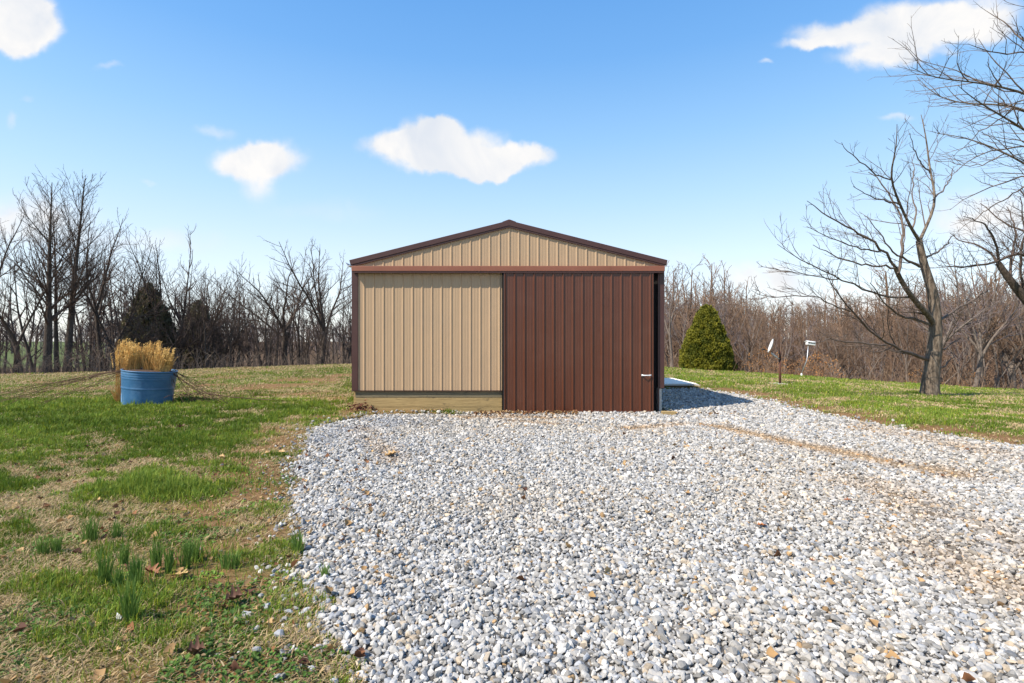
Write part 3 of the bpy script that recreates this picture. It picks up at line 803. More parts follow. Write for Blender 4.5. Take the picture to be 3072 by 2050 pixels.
# ------------------------------------------------------------------ things beside the barn
def build_sheet_stack():
    t = empty('sheet_metal_stack', (5.2, 19.2, gz(5.2, 19.2)), 'pale metal roofing sheets lying on low timber blocks beside the barn', 'sheet metal')
    Zb = gz(5.2, 18.2)
    mp = lambda o: o
    M2 = smat('weathered_sheet', [(0.3,(0.84,0.76,0.65)),(0.7,(0.94,0.87,0.76))], nscale=3, rough=0.75, metal=0.0)
    for i in range(3):
        mb = MB(); x0, x1 = -1.5, 1.35-0.05*i
        pr = rib_profile(-1.35, 1.4, 0.2286, 0.0, 0.016, 0.003); n = len(pr)
        z = 0.10+0.022*i
        vs = []
        for xx in (x0, x1):
            vs += [(xx+0.02*i, p+0.03*i, z+h) for p, h in pr]
        for xx in (x0, x1):
            vs += [(xx+0.02*i, p+0.03*i, z+h-0.006) for p, h in pr]
        fs = [(j, j+n, j+n+1, j+1) for j in range(n-1)] + [(2*n+j, 2*n+j+1, 3*n+j+1, 3*n+j) for j in range(n-1)]
        fs += [(n+j, n+n*2+j, n+2*n+j+1, n+j+1) for j in range(n-1)]
        fs += [(0, n, 3*n, 2*n), (n-1, 3*n-1, 4*n-1, 2*n-1)]
        mb.add(vs, fs); mb.build('sheet', M2, t)
    for y in (-1.1, 0.0, 1.1):
        mb = MB(); mb.box(-1.3, 1.0, y-0.05, y+0.05, -0.06, 0.098); mb.build('timber_bearer', M['boardgrey'], t, 0.005)
    mb = MB(); mb.box(0.2, 0.55, 0.3, 0.42, 0.165, 0.19, Matrix.Rotation(0.5, 3, 'Z')); mb.build('scrap', M['dark'], t)
build_sheet_stack()

def build_block():
    p = P(2008, 1247, 11.45)
    o = empty('timber_block', (p.x, p.y, -0.025), 'short sawn timber block on the gravel at the barn corner', 'timber block', rz=-0.12)
    mb = MB(); mb.box(-0.17, 0.13, -0.05, 0.06, -0.02, 0.085); mb.build('block', M['board'], o, 0.006)
    mb = MB(); mb.box(0.132, 0.14, -0.048, 0.058, -0.018, 0.083); mb.build('sawn_end', M['board'], o)
build_block()

def build_dish():
    Yp = 19.9; x = (2340-1536)/F*Yp; z = gz(x, Yp)
    k = Yp/F
    t = empty('satellite_dish', (x, Yp, z), 'grey satellite dish on a rusty pole standing on the lawn', 'satellite dish')
    mb = MB(); mb.tube([(0,0,-0.1), (0,0,0.95)], 0.045, 14); mb.tube([(0,0,0.95),(0,0,1.27)], 0.036, 12); mb.build('pole', M['rust'], t)
    mb = MB(); mb.tube([(-0.03,0,2.45-1.2),(-0.035,0.0,2.02)], 0.010, 6); mb.build('whip_mast', M['rust'], t)
    mb = MB(); mb.box(-0.36, 0.18, -0.28, 0.28, -0.08, 0.035); mb.build('concrete_pad', M['concrete'], t, 0.01)
    # arm
    mb = MB(); mb.tube([(-0.02, 0, 0.98), (-0.14, -0.02, 1.05), (-0.36, -0.04, 1.22)], 0.022, 8); mb.build('arm', M['white'], t)
    # dish: shallow bowl facing left and up, seen nearly edge on
    ax = Vector((-0.93, 0.30, 0.32)).normalized()
    q = Vector((0,0,1)).rotation_difference(ax).to_matrix().to_4x4()
    c = Vector((-0.40, -0.05, 1.50))
    T = Matrix.Translation(c) @ q @ Matrix.Diagonal((0.27, 0.27, 0.27, 1))
    pr = [(0.001, -0.22), (0.3, -0.20), (0.6, -0.14), (0.85, -0.055), (1.0, 0.0), (1.03, -0.01), (0.87, -0.085), (0.6, -0.18), (0.3, -0.24), (0.001, -0.26)]
    mb = MB(); mb.lathe(pr, 28, T); ds = mb.build('dish', M['white'], t)
    f = c + ax*0.20 + Vector((-0.10, 0, -0.20))
    mb = MB(); mb.tube([c - ax*0.06+Vector((0.02,0,-0.24)), f], 0.012, 6); mb.tube([f, f+ax*-0.08], 0.03, 8); mb.build('feed_horn', M['dark'], t)
build_dish()

def build_birdhouse():
    Yp = 27.0; x = (2403-1536)/F*Yp; z = gz(x, Yp); k = Yp/F
    t = empty('birdhouse', (x, Yp, z), 'white martin house on a thin leaning pole at the lawn edge', 'birdhouse')
    top = Vector((28*k, 0, 1.42*1.0)); pb = P(2403, 1122, Yp); pt = P(2425, 1036, Yp)
    hgt = pt.z - z
    mb = MB(); mb.tube([(0,0,-.1), (0.03,0,0.2)], 0.045, 8); mb.build('pole_base', M['white'], t)
    mb = MB(); mb.tube([(0.03,0,0.2), (pt.x-x-0.07, 0, hgt*0.55), (pt.x-x, 0, hgt)], 0.022, 8); mb.build('pole', M['galv'], t)
    w, h, d = 0.40, 0.19, 0.22
    R = Matrix.Rotation(0.14, 3, 'Y'); c = Vector((pt.x-x+0.12, 0, hgt+h*0.55))
    mb = MB(); mb.box(c.x-w/2, c.x+w/2, -d/2, d/2, c.z-h/2, c.z+h/2, R, c); hb = mb.build('house_box', M['white'], t, 0.004)
    mb = MB()
    for sgn in (-1, 1):
        mb.box(c.x-w/2-.03, c.x+w/2+.03, (-.16 if sgn < 0 else .002), (-.002 if sgn < 0 else .16), c.z+h/2+.005, c.z+h/2+.025, R @ Matrix.Rotation(0.42*sgn*-1, 3, 'X'), c+Vector((0,0,h/2)))
    mb.build('roof', M['white'], t)
    for i in range(3):
        a = c + R @ Vector((-0.12+0.12*i, -d/2-0.001, -0.01)); n = Vector((0,-1,0))
        mb = MB(); mb.tube([a, a+n*0.004], 0.024, 10, True, False); mb.build('entrance_hole', M['dark'], t)
build_birdhouse()

# ------------------------------------------------------------------ blue tub with dry grasses
TUBM, nt, b = nodes('blue_tub_plastic')
f = noise(nt, coords(nt, (1,1,2)), 3.0, 5, 0.6); c = ramp(nt, f, [(0.3,(0.026,0.105,0.225)),(0.7,(0.040,0.145,0.29))])
sc = noise(nt, coords(nt), 2.1, 6, 0.7, 0.4)
c = mix(nt, ramp(nt, sc, [(0.50,(0,0,0)),(0.70,(0.65,)*3)]), c, (0.10,0.21,0.36))
nt.links.new(c, b.inputs['Base Color']); b.inputs['Roughness'].default_value = 0.42
bump(nt, b, noise(nt, coords(nt, (3,3,1)), 2.5, 3, 0.5), 0.2, 0.02)
def build_tub():
    Yp = 13.2; x = (441.5-1536)/F*Yp; z = gz(x, Yp)
    t = empty('planter_tub', (x, Yp, z), 'big round blue plastic tub tilted on the lawn', 'tub')
    R = Matrix.Rotation(math.radians(4.5), 4, 'Y')
    h = 0.95
    def r(zz): return 0.535+0.065*zz/h
    pr = [(0.001, 0.0), (0.50, 0.0), (0.527, 0.015), (0.537, 0.05)]
    for zz in np.linspace(0.06, 0.91, 48):
        rr = r(zz)
        for c0, amp, w in ((0.50, 0.012, 0.012), (0.74, 0.008, 0.012), (0.80, 0.008, 0.012), (0.86, 0.008, 0.012)):
            rr += amp*math.exp(-((zz-c0)/w)**2)
        pr.append((rr, zz))
    pr += [(0.601, 0.915), (0.608, 0.922), (0.609, 0.942), (0.600, 0.948), (0.585, 0.94), (0.575, 0.86), (0.57, 0.80)]
    mb = MB(); mb.lathe(pr, 72, Matrix.Translation((0,0,-0.045)) @ R); mb.build('body', TUBM, t)
    mb = MB(); mb.lathe([(0.001, 0.955), (0.3, 0.95), (0.45, 0.935), (0.578, 0.905)], 40, Matrix.Translation((0,0,-0.045)) @ R)
    mb.build('soil', smat('potting_soil', [(0.3,(0.03,0.018,0.011)),(0.7,(0.09,0.05,0.03))], nscale=18, rough=0.95), t)
    # scuffed patch low on the side
    mb = MB(); vs = []; n1, n2 = 9, 7
    for i in range(n1):
        for j in range(n2):
            a = math.radians(-127 - 3.2*i); zz = 0.13+0.26*j/(n2-1)*(0.75+0.25*math.sin(i*1.1))+0.015*math.sin(i*2.3)
            rr = r(zz)+0.0035
            vs.append((Matrix.Translation((0,0,-0.045)) @ R) @ Vector((rr*math.cos(a), rr*math.sin(a), zz)))
    fs = [(i*n2+j, i*n2+j+1, (i+1)*n2+j+1, (i+1)*n2+j) for i in range(n1-1) for j in range(n2-1)]
    mb.add(vs, fs, True)
    mb.build('scuff_patch', smat('scuffed_blue', [(0.35,(0.04,0.15,0.36)),(0.6,(0.18,0.33,0.50))], nscale=9, rough=0.6), t)
    return x, Yp, z
TUB = build_tub()

def tubes_np(paths, sides=3):
    "many paths (list of (pts (n,3), radii (n,))) -> V, T"
    V = []; T = []; o = 0
    ang = np.arange(sides)*2*np.pi/sides; ca, sa = np.cos(ang), np.sin(ang)
    for p, r in paths:
        n = len(p)
        t = np.empty_like(p); t[1:-1] = p[2:]-p[:-2]; t[0] = p[1]-p[0]; t[-1] = p[-1]-p[-2]
        t /= np.linalg.norm(t, axis=1, keepdims=True)+1e-12
        ref = np.array([0.31, 0.95, 0.05]) if abs(t[0,2]) > 0.6 else np.array([0.05, 0.1, 1.0])
        a = np.cross(t, ref); a /= np.linalg.norm(a, axis=1, keepdims=True)+1e-12
        b = np.cross(t, a)
        ring = p[:,None,:] + (a[:,None,:]*ca[None,:,None] + b[:,None,:]*sa[None,:,None])*np.asarray(r)[:,None,None]
        V.append(ring.reshape(-1, 3))
        i = np.arange(n-1)[:,None]*sides + np.arange(sides)[None]; i2 = np.arange(n-1)[:,None]*sides + (np.arange(sides)[None]+1) % sides
        q = np.stack([i, i2, i2+sides, i+sides], -1).reshape(-1, 4)+o
        T.append(q); o += n*sides
    return np.concatenate(V), np.concatenate(T)

def build_ornamental():
    x, y, z = TUB; R = np.random.default_rng(5)
    top = z+0.82
    clumps = [(-0.86, 0.32, -0.82, 0.90), (-0.33, -0.05, 0.0, 0.80), (0.05, 0.08, 0.0, 0.84), (0.40, 0.0, 0.0, 0.66)]
    labels = ['tall golden dry grass clump rooted in the lawn behind the blue tub', 'golden dry grass clump in the blue tub, thickest plumes',
              'pale feathery dry grass clump in the middle of the blue tub', 'short golden grass clump at the tub edge nearest the barn']
    for (dx, dy, dz, hh), lb in zip(clumps, labels):
        e = empty('ornamental_grass', (x+dx, y+dy, top+dz), lb, 'ornamental grass', 'dry grass clumps at the blue tub')
        st = []; pl = []; pc = []
        for i in range(125):
            a = R.uniform(0, 6.28); rr = 0.17*math.sqrt(R.random()); H0 = hh*(1-0.5*R.random()**0.8)-dz*1.0
            b0 = np.array([math.cos(a)*rr, math.sin(a)*rr, -0.02]); sp = R.normal(0, 0.055, 2)+np.array([0.06, 0])
            ts = np.linspace(0, 1, 5)
            p = np.stack([b0[0]+sp[0]*ts**1.6+b0[0]*0.15*ts, b0[1]+sp[1]*ts**1.6+b0[1]*0.15*ts, b0[2]+H0*ts], -1)
            st.append((p, np.linspace(0.0045, 0.0025, 5)))
            if R.random() < 0.62:                       # feathery plume at the tip, nodding to the barn side
                n = R.integers(20, 34); L = R.uniform(0.22, 0.42)
                for j in range(n):
                    tt = 1-L*R.random()/max(H0, .4); q = b0+np.array([sp[0]*tt**1.6+b0[0]*.15*tt, sp[1]*tt**1.6+b0[1]*.15*tt, H0*tt])
                    d = np.array([R.normal(0.35, 0.32), R.normal(0, 0.32), R.uniform(0.8, 1.4)]); d /= np.linalg.norm(d)
                    ln = R.uniform(0.035, 0.085)
                    pl.append((np.stack([q, q+d*ln*.6, q+d*ln+np.array([0.012,0,-0.008])]), np.array([0.003, 0.0045, 0.001])))
            for j in range(2):                          # leaf blades at the base
                a2 = R.uniform(0, 6.28); L = R.uniform(0.25, 0.55); d = np.array([math.cos(a2)*0.2, math.sin(a2)*0.2, 1.0])
                ts = np.linspace(0, 1, 4)[:,None]
                p = b0+d*L*ts; p = p+np.array([math.cos(a2)*.05, math.sin(a2)*.05, -0.06])*ts**2*L*2
                st.append((p, np.array([0.004, 0.006, 0.005, 0.001])))
        V, T = tubes_np(st); link('stems', np_mesh('stems', V, T), e, M['straw'])
        V, T = tubes_np(pl); link('plumes', np_mesh('plumes', V, T), e, M['plume'])
M['straw'] = smat('dry_straw', [(0.3,(0.42,0.24,0.08)),(0.7,(0.66,0.44,0.17))], nscale=6, rough=0.7)
M['plume'] = smat('golden_plume', [(0.3,(0.62,0.37,0.10)),(0.7,(0.86,0.62,0.25))], nscale=5, rough=0.8)
build_ornamental()

def build_canes():
    x, y, z = TUB; R = np.random.default_rng(23)
    mat = bark('brown_canes', (0.05,0.028,0.018), (0.10,0.06,0.04), (0.17,0.11,0.075), (3,3,1))
    def arc(s, e, hgt, n=9, wob=0.03, r0=0.0065):
        ts = np.linspace(0, 1, n); s = np.array(s); e = np.array(e)
        p = s[None]*(1-ts[:,None])+e[None]*ts[:,None]; p[:,2] += hgt*4*ts*(1-ts)
        p += np.cumsum(R.normal(0, wob, (n, 3))*np.array([1,1,0.35]), 0)*ts[:,None]
        return p, np.linspace(r0, 0.003, n)
    left = []; right = []
    for i in range(16):                                   # long canes sweeping down to the lawn on the far side
        s = (x-0.45+R.normal(0,.12), y+R.uniform(-.35,.45), z+0.88+R.normal(0,.02))
        k = R.uniform(0.25, 1.0); ex = x-0.7-4.2*k; ey = y+R.uniform(-1.3, 1.6)
        e = (ex, ey, gz(ex, ey)+0.03)
        p, r = arc(s, e, R.uniform(-0.02, 0.16), 10); left.append((p, r))
        for j in range(3):
            q = p[R.integers(3, 9)]; d = np.array([R.uniform(-.9,-.3), R.uniform(-.3,.3), R.uniform(-.25, .12)])
            left.append((np.stack([q, q+d*.35, q+d*.7+np.array([0,0,-.06])]), np.array([0.005,.004,.002])))
    for i in range(17):
        s = (x+0.56+R.normal(0,.04), y+R.uniform(0.0,.3), z+0.88+R.normal(0,.02))
        k = R.uniform(0.2, 1.0); ex = x+0.6+2.2*k; ey = y+0.15-0.5*k+R.normal(0, .2)
        e = (ex, ey, gz(ex, ey)+0.02+0.05*R.random())
        p, r = arc(s, e, R.uniform(-0.12, 0.10), 9); right.append((p, r))
        for j in range(3):
            q = p[R.integers(3, 8)]; d = np.array([R.uniform(.2,.9), R.uniform(-.4,.3), R.uniform(-.35, .15)])
            right.append((np.stack([q, q+d*.25, q+d*.5+np.array([0,0,-.05])]), np.array([0.005,.004,.002])))
    for i in range(60):                                   # tangle of brush at the tub's foot
        s = np.array((x+0.75+R.normal(0,.3), y+0.5+R.normal(0,.3), 0)); s[2] = gz(s[0], s[1])+0.25*R.random()**2
        d = np.array([R.normal(.3,.5), R.normal(0,.4), R.normal(0,.12)])*R.uniform(.25,.7)
        right.append((np.stack([s, s+d*.5+R.normal(0,.03,3), s+d]), np.array([0.006,.005,.002])))
    q = np.array(P(760, 1195, 12.6)); 
    for i in range(5):
        right.append((np.stack([q+R.normal(0,.03,3), q+np.array([R.normal(0,.08),0,.12]), q+np.array([R.normal(0,.2),0,.26])]), np.array([.006,.005,.002])))
    ex = np.array(P(850, 1201, 12.3)); right.append((np.stack([np.array(P(600,1178,12.9)), np.array(P(700,1192,12.6)), np.array(P(790,1199,12.4)), ex]), np.array([.012,.011,.009,.004])))
    for lst, lb, pos in ((left, 'thin leafless brown canes arching from the tub away from the barn', (x-0.6,y,z)), (right, 'brown brush and canes trailing from the tub towards the barn', (x+0.6,y,z))):
        V, T = tubes_np(lst, 4); V = V-np.array(pos)
        o = link('dead_canes', np_mesh('dead_canes', V, T, None, True), None, mat); o.location = pos
        tag(o, lb, 'dead canes', 'dead canes hanging from the blue tub')
build_canes()

# ------------------------------------------------------------------ daffodil shoots
def translucent(m, f):
    nt = m.node_tree; b = nt.nodes['Principled BSDF']; t = nt.nodes.new('ShaderNodeBsdfTranslucent')
    nt.links.new(b.inputs['Base Color'].links[0].from_socket, t.inputs['Color'])
    ms = nt.nodes.new('ShaderNodeMixShader'); ms.inputs[0].default_value = f
    nt.links.new(b.outputs[0], ms.inputs[1]); nt.links.new(t.outputs[0], ms.inputs[2])
    nt.links.new(ms.outputs[0], nt.nodes['Material Output'].inputs['Surface'])
def build_daffodils():
    k = 1/1.8445
    rows = [(715,1235,1040,90,'tallest clump of green daffodil shoots beside a white paper scrap'),
            (755,1050,880,80,'tall daffodil shoots just behind the tallest clump by the orange leaf'),
            (655,1060,940,45,'narrow tuft of daffodil shoots left of the orange fallen leaf'),
            (575,1030,850,70,'daffodil shoots leaning towards the tub, in the straw left of the leaf'),
            (685,930,820,60,'daffodil shoots in pale straw behind the orange fallen leaf'),
            (865,945,810,60,'dense daffodil tuft between the orange leaf and the widest pair'),
            (935,960,840,45,'smallest daffodil tuft, thin, beside a curled dead leaf'),
            (1025,940,800,60,'daffodil tuft joined to a wider one on bare brown soil'),
            (1082,895,790,95,'wide daffodil clump rising behind its twin on bare soil'),
            (1275,930,850,120,'widest low daffodil clump standing alone on mossy ground'),
            (1650,850,750,80,'daffodil shoots coming up at the edge of the gravel'),
            (240,870,780,70,'daffodil tuft in straw, outermost from the gravel'),
            (312,860,770,60,'thin daffodil tuft next to the outermost one in straw'),
            (500,790,670,90,'faint broad daffodil clump behind the leaning shoots'),
            (650,770,680,60,'daffodil tuft in front of a grass mound, farthest row'),
            (1800,1010,930,40,'single thin green tuft growing among the white stones')]
    m = smat('daffodil_leaf', [(0.3,(0.10,0.19,0.032)),(0.7,(0.22,0.33,0.07))], nscale=9, rough=0.5)
    translucent(m, 0.4)
    for x, yb, yt, w, lb in rows:
        u, vb, vt = x*k, 1200+yb*k, 1200+yt*k
        Y = H*F/(vb-1025); X = (u-1536)/F*Y; hh = (vb-vt)/F*Y*1.36; ww = w*k/F*Y
        R = np.random.default_rng(int(x*7+yb)); n = int(16+ww*380)
        V = []; Q = []; o = 0
        for i in range(n):
            a = R.uniform(0, 6.28); rr = math.sqrt(R.random()); bx = math.cos(a)*rr*ww*0.42; by = math.sin(a)*rr*ww*0.30
            h = hh*R.uniform(0.62, 1.0); lx, ly = R.normal(0, .13)*h+bx*.4, R.normal(0, .13)*h
            wd = R.uniform(0.0022, 0.0038); an = R.uniform(-.6, .6); sx, sy = math.cos(an)*wd, math.sin(an)*wd
            for j in range(5):
                t = j/4; f = (0.8, 1, .95, .75, .15)[j]
                cx, cy, cz = bx+lx*t*t, by+ly*t*t, h*t
                V += [(cx-sx*f, cy-sy*f, cz), (cx, cy+0.0018*f, cz), (cx+sx*f, cy+sy*f, cz)]
            for j in range(4):
                q = o+j*3; Q += [(q, q+1, q+4, q+3), (q+1, q+2, q+5, q+4)]
            o += 15
        ob = link('daffodil_shoots', np_mesh('daffodil_shoots', np.array(V), np.array(Q), None, True), None, m)
        ob.location = (X, Y, gz(X, Y)-0.005)
        tag(ob, lb, 'daffodil shoots', 'daffodil shoots coming up in the lawn')
build_daffodils()

# ------------------------------------------------------------------ fallen leaves and litter
def leaf_mesh(name, size, curl, seed):
    R = np.random.default_rng(seed); n = 16; V = []; Q = []
    for i in range(n+1):
        t = i/n; w = math.sin(math.pi*min(1, t*1.02))**0.8*0.36*(1+0.45*math.sin(t*19+seed))
        x = (t-0.5)*size
        for s in (-1, -0.5, 0, 0.5, 1):
            yy = s*w*size; zz = curl*(abs(s)**1.5*w*size*1.2) + curl*0.6*size*(t-.5)**2 + R.normal(0, 0.006*size)
            V.append((x, yy, zz))
    for i in range(n):
        for j in range(4):
            q = i*5+j; Q.append((q, q+1, q+6, q+5))
    return np_mesh(name, np.array(V), np.array(Q), None, True)
def build_leaves():
    mo = smat('orange_dead_leaf', [(0.3,(0.32,0.10,0.03)),(0.7,(0.48,0.19,0.06))], nscale=30, rough=0.7)
    mt = smat('tan_dead_leaf', [(0.3,(0.34,0.20,0.08)),(0.7,(0.55,0.36,0.16))], nscale=30, rough=0.7)
    mb_ = smat('brown_dead_leaf', [(0.3,(0.08,0.035,0.022)),(0.7,(0.16,0.08,0.05))], nscale=30, rough=0.7)
    mr = smat('rust_dead_leaf', [(0.3,(0.16,0.055,0.025)),(0.7,(0.30,0.12,0.05))], nscale=30, rough=0.7)
    items = [(898,1052,26,mt,.5,'golden brown oak leaf lying alone on the grey gravel'),
             (1748,1222,20,mo,.4,'orange dead leaf on the white gravel, larger of two close together'),
             (1756,1191,11,mt,.4,'small yellow leaf just behind the orange leaf on the gravel'),
             (1945,1163,14,mr,.4,'small rust brown leaf farther out on the gravel'),
             (1864,1304,12,mr,.5,'thin rust leaf on the open gravel nearest the orange leaf'),
             (2263,1470,20,mt,.3,'yellow leaf on the gravel in the near corner'),
             (1105,1134,16,mt,.3,'pale tan leaf on the gravel before the boarded wall'),
             (345,1325,34,mr,.7,'reddish brown curled leaf among the daffodil shoots'),
             (412,1330,36,mt,.3,'flat golden leaf lying beside the daffodil shoots'),
             (540,1388,34,mb_,1.2,'dark brown curled leaf on the mossy lawn'),
             (450,1512,34,mb_,1.3,'upright dark folded leaf in the near weeds'),
             (415,985,18,mb_,.8,'dark leaf on the green lawn in front of the tub'),
             (508,1055,12,mt,.6,'pale curled leaf on the lawn towards the gravel'),
             (645,1042,16,mt,.4,'pale straw leaf at the lawn border by the gravel')]
    for xd, yd, wpx, m, curl, lb in items:
        X, Y = gp(xd, yd); size = wpx*D/F*Y*1.15
        gm = float(gravel_mask(np.array([X]), np.array([Y]))[0])
        o = link('fallen_leaf', leaf_mesh('fallen_leaf', size, curl, int(xd)), None, m)
        o.location = (X, Y, gz(X, Y)+(0.055 if gm > 0 else 0.03)); o.rotation_euler = (random.uniform(-.2,.45), random.uniform(-.3,.3), random.uniform(-.6,.9))
        tag(o, lb, 'leaf', 'single fallen leaves on the ground')
    # paper scrap
    X, Y = gp(270, 1430); mb = MB()
    mb.add([(-.02,0,0),(.016,-.01,.005),(.018,.005,.035),(-.012,.01,.055),(-.018,.002,.0),(.018,-.008,.005),(.02,.007,.035),(-.010,.012,.055)], [(0,1,2,3),(7,6,5,4),(0,4,5,1),(1,5,6,2),(2,6,7,3),(3,7,4,0)])
    o = mb.build('paper_scrap', M['white']); o.location = (X, Y, gz(X, Y)); tag(o, 'white torn paper scrap stuck in the lawn by the tallest shoots', 'paper scrap')
    # drifts of leaves at the foot of the barn and along the drive
    R = np.random.default_rng(3); base = leaf_mesh('tmp', 1.0, 0.7, 4)
    bv = np.array([v.co[:] for v in base.vertices]); bq = np.array([p.vertices[:] for p in base.polygons]); bpy.data.meshes.remove(base)
    bv = bv.reshape(17, 5, 3)[::4][:, ::2].reshape(-1, 3); bq = np.array([(i*3+j, i*3+j+1, i*3+j+4, i*3+j+3) for i in range(4) for j in range(2)])
    pos = []
    for i in range(130): pos.append((R.normal(-3.52, .16), 11.93-abs(R.normal(0,.10)), 0.04+abs(R.normal(0,.07))))
    for i in range(170): pos.append((R.uniform(-2.15,-1.4), 11.95-abs(R.normal(0,.05)), 0.05+0.03*R.random()))
    for i in range(420): pos.append((R.uniform(-0.9, 1.5), 11.78-abs(R.normal(0,.22)), 0.06+0.015*R.random()))
    for i in range(60): pos.append((R.uniform(3.4, 5.2), 11.6+R.normal(0,.12), 0.05))
    for i in range(420): 
        Y = R.uniform(2.0, 9) if i % 4 else R.uniform(2.2, 12); X = -R.uniform(0.25, 1.0)*Y if i % 7 else R.uniform(0, 0.9*Y); pos.append((X, Y, 0.05 if gravel_mask(np.array([X]),np.array([Y]))[0] > 0 else 0.025))
    V = []; T = []; C = []; o = 0
    for i, (px, py, pz) in enumerate(pos):
        s = R.uniform(0.03, 0.075); e = Matrix.Rotation(R.uniform(0,6.28),3,'Z') @ Matrix.Rotation(R.normal(0,.5),3,'X') @ Matrix.Rotation(R.normal(0,.4),3,'Y')
        V.append((bv*s) @ np.array(e).T + np.array([px,py,gz(px,py)*0.5+pz-(0.0 if px < -3.2 else float(dip(px,py)))])); T.append(bq+o); o += len(bv)
        c = np.array([(0.22,0.10,0.045),(0.36,0.22,0.10),(0.12,0.055,0.035),(0.46,0.30,0.14)][R.integers(0,4)]) if i > 130 else np.array([(0.12,0.05,0.035),(0.2,0.08,0.045)][R.integers(0,2)])
        C.append(np.repeat((c*R.uniform(.7,1.2))[None], len(bv), 0))
    me = np_mesh('fallen_leaves', np.concatenate(V), np.concatenate(T), np.concatenate(C), True)
    tag(link('fallen_leaves', me, None, vcol_mat('dead_leaf_litter', 0.75, 0.15)), 'small dead brown leaves drifted along the foot of the barn', 'leaf litter', kind='stuff')
build_leaves()
# ------------------------------------------------------------------ trees
UP = np.array([0, 0, 1.0])
def nrm(v): return v/(np.linalg.norm(v)+1e-12)
class Tree:
    "collects trunk and crown paths"
    def __init__(s, seed): s.R = np.random.default_rng(seed); s.trunk = []; s.crown = []; s.kf = 0.52
    def path(s, p, d, L, n, wob, up, droop=0.0):
        R = s.R; pts = [np.array(p, float)]; d = nrm(np.array(d, float)); st = L/n
        for i in range(n):
            d = nrm(d + R.normal(0, wob, 3) + UP*up*(i+1)/n*1.0 - UP*droop)
            pts.append(pts[-1]+d*st)
        return np.array(pts)
    def side(s, t, ang):
        "direction leaving tangent t at angle ang, random azimuth"
        R = s.R; a = nrm(np.cross(t, R.normal(size=3))); 
        return nrm(t*math.cos(ang)+a*math.sin(ang))
    def twigs(s, pts, r0, L, lvl, spec):
        "children along a path; spec[lvl] = (count per metre, length ratio, angle, up, rmin)"
        if lvl >= len(spec): return
        R = s.R; cnt, ratio, ang, up, rm, t0 = spec[lvl]
        n = max(1, int(cnt*L+R.random()))
        seg = len(pts)-1
        for i in range(n):
            t = t0+(1-t0)*(i+R.random())/n
            f = t*seg; k = min(int(f), seg-1); p = pts[k]+(pts[k+1]-pts[k])*(f-k); tan = nrm(pts[k+1]-pts[k])
            l = L*ratio*(1.05-0.62*t)*R.uniform(0.6, 1.25)
            if l < 0.12: continue
            d = s.side(tan, ang*R.uniform(0.7, 1.25))
            if d[2] < -0.25: d[2] *= -0.5
            rr = max(rm, r0*(1-0.7*t)*s.kf)
            m = 5 if lvl < 2 else 3
            q = s.path(p, d, l, m, 0.13, up)
            s.crown.append((q, np.linspace(rr, max(rm*0.55, rr*0.3), m+1), 5 if rr > 0.03 else 3))
            s.twigs(q, rr, l, lvl+1, spec)
    def meshes(s, name):
        out = []
        for key in ('trunk', 'crown'):
            lst = getattr(s, key); V = []; T = []; o = 0
            for sd in sorted(set(a[2] for a in lst)):
                v, t = tubes_np([(a[0], a[1]) for a in lst if a[2] == sd], sd)
                V.append(v); T.append(t+o); o += len(v)
            out.append((np.concatenate(V), np.concatenate(T)))
        return out

def make_upright(seed, Hh=15.0, r=0.24, low=0.16, dens=1.0):
    "tall straight leader with many steep ascending branches"
    t = Tree(seed); R = t.R
    p = t.path((0,0,-0.4), (R.normal(0,.02), R.normal(0,.02), 1), Hh+.4, 14, 0.014, 0.02)
    rad = np.array([r*(1-0.93*(i/14)**0.9) for i in range(15)]); rad[0] *= 1.5; rad[1] *= 1.08
    t.trunk.append((p, rad, 9))
    n = int(44*dens)
    for i in range(n):
        f = low+(0.97-low)*(i+R.random())/n; k = min(int(f*14), 13); b = p[k]+(p[k+1]-p[k])*(f*14-k)
        L = Hh*(0.36*(1-f)**0.7+0.085)*R.uniform(0.65, 1.15); a = R.uniform(0, 6.28); el = math.radians(R.uniform(30, 50)+18*f)
        d = np.array([math.cos(a)*math.cos(el), math.sin(a)*math.cos(el), math.sin(el)])
        rr = max(0.018, r*(1-f)*0.36*R.uniform(.7,1.2))
        q = t.path(b, d, L, 7, 0.06, 0.17)
        t.crown.append((q, np.linspace(rr, 0.008, 8), 5))
        t.twigs(q, rr, L, 0, [(3.4*dens, 0.42, 0.55, 0.14, 0.012, 0.12), (4.4*dens, 0.42, 0.55, 0.12, 0.009, 0.15)])
    return t
def make_vase(seed, Hh=11.0, r=0.2, fork=0.28, limbs=4, dens=1.0, spread=0.55):
    "short trunk dividing into spreading limbs"
    t = Tree(seed); R = t.R
    hf = Hh*fork; p = t.path((0,0,-0.4), (R.normal(0,.05), R.normal(0,.05), 1), hf+.4, 6, 0.04, 0.03)
    rad = r*np.linspace(1.0, 0.78, 7); rad[0] *= 1.45; rad[1] *= 1.1
    t.trunk.append((p, rad, 9))
    a0 = R.uniform(0, 6.28)
    for i in range(limbs):
        a = a0+i*6.28/limbs+R.normal(0,.3); th = spread*R.uniform(0.45, 1.1)
        d = np.array([math.cos(a)*math.sin(th), math.sin(a)*math.sin(th), math.cos(th)]); L = (Hh-hf)*R.uniform(0.85, 1.08)/max(.75, math.cos(th*0.6))
        st = p[-1] if i < limbs-1 else p[-2]
        q = t.path(st, d, L, 9, 0.085, 0.07); rr = r*0.52*R.uniform(.8,1.1)
        t.trunk.append((q, np.linspace(rr, 0.016, 10), 7))
        t.twigs(q, rr, L, 0, [(1.7*dens, 0.46, 0.66, 0.11, 0.014, 0.14), (2.7*dens, 0.45, 0.62, 0.09, 0.010, 0.12), (4.0*dens, 0.42, 0.58, 0.06, 0.008, 0.15)])
    return t
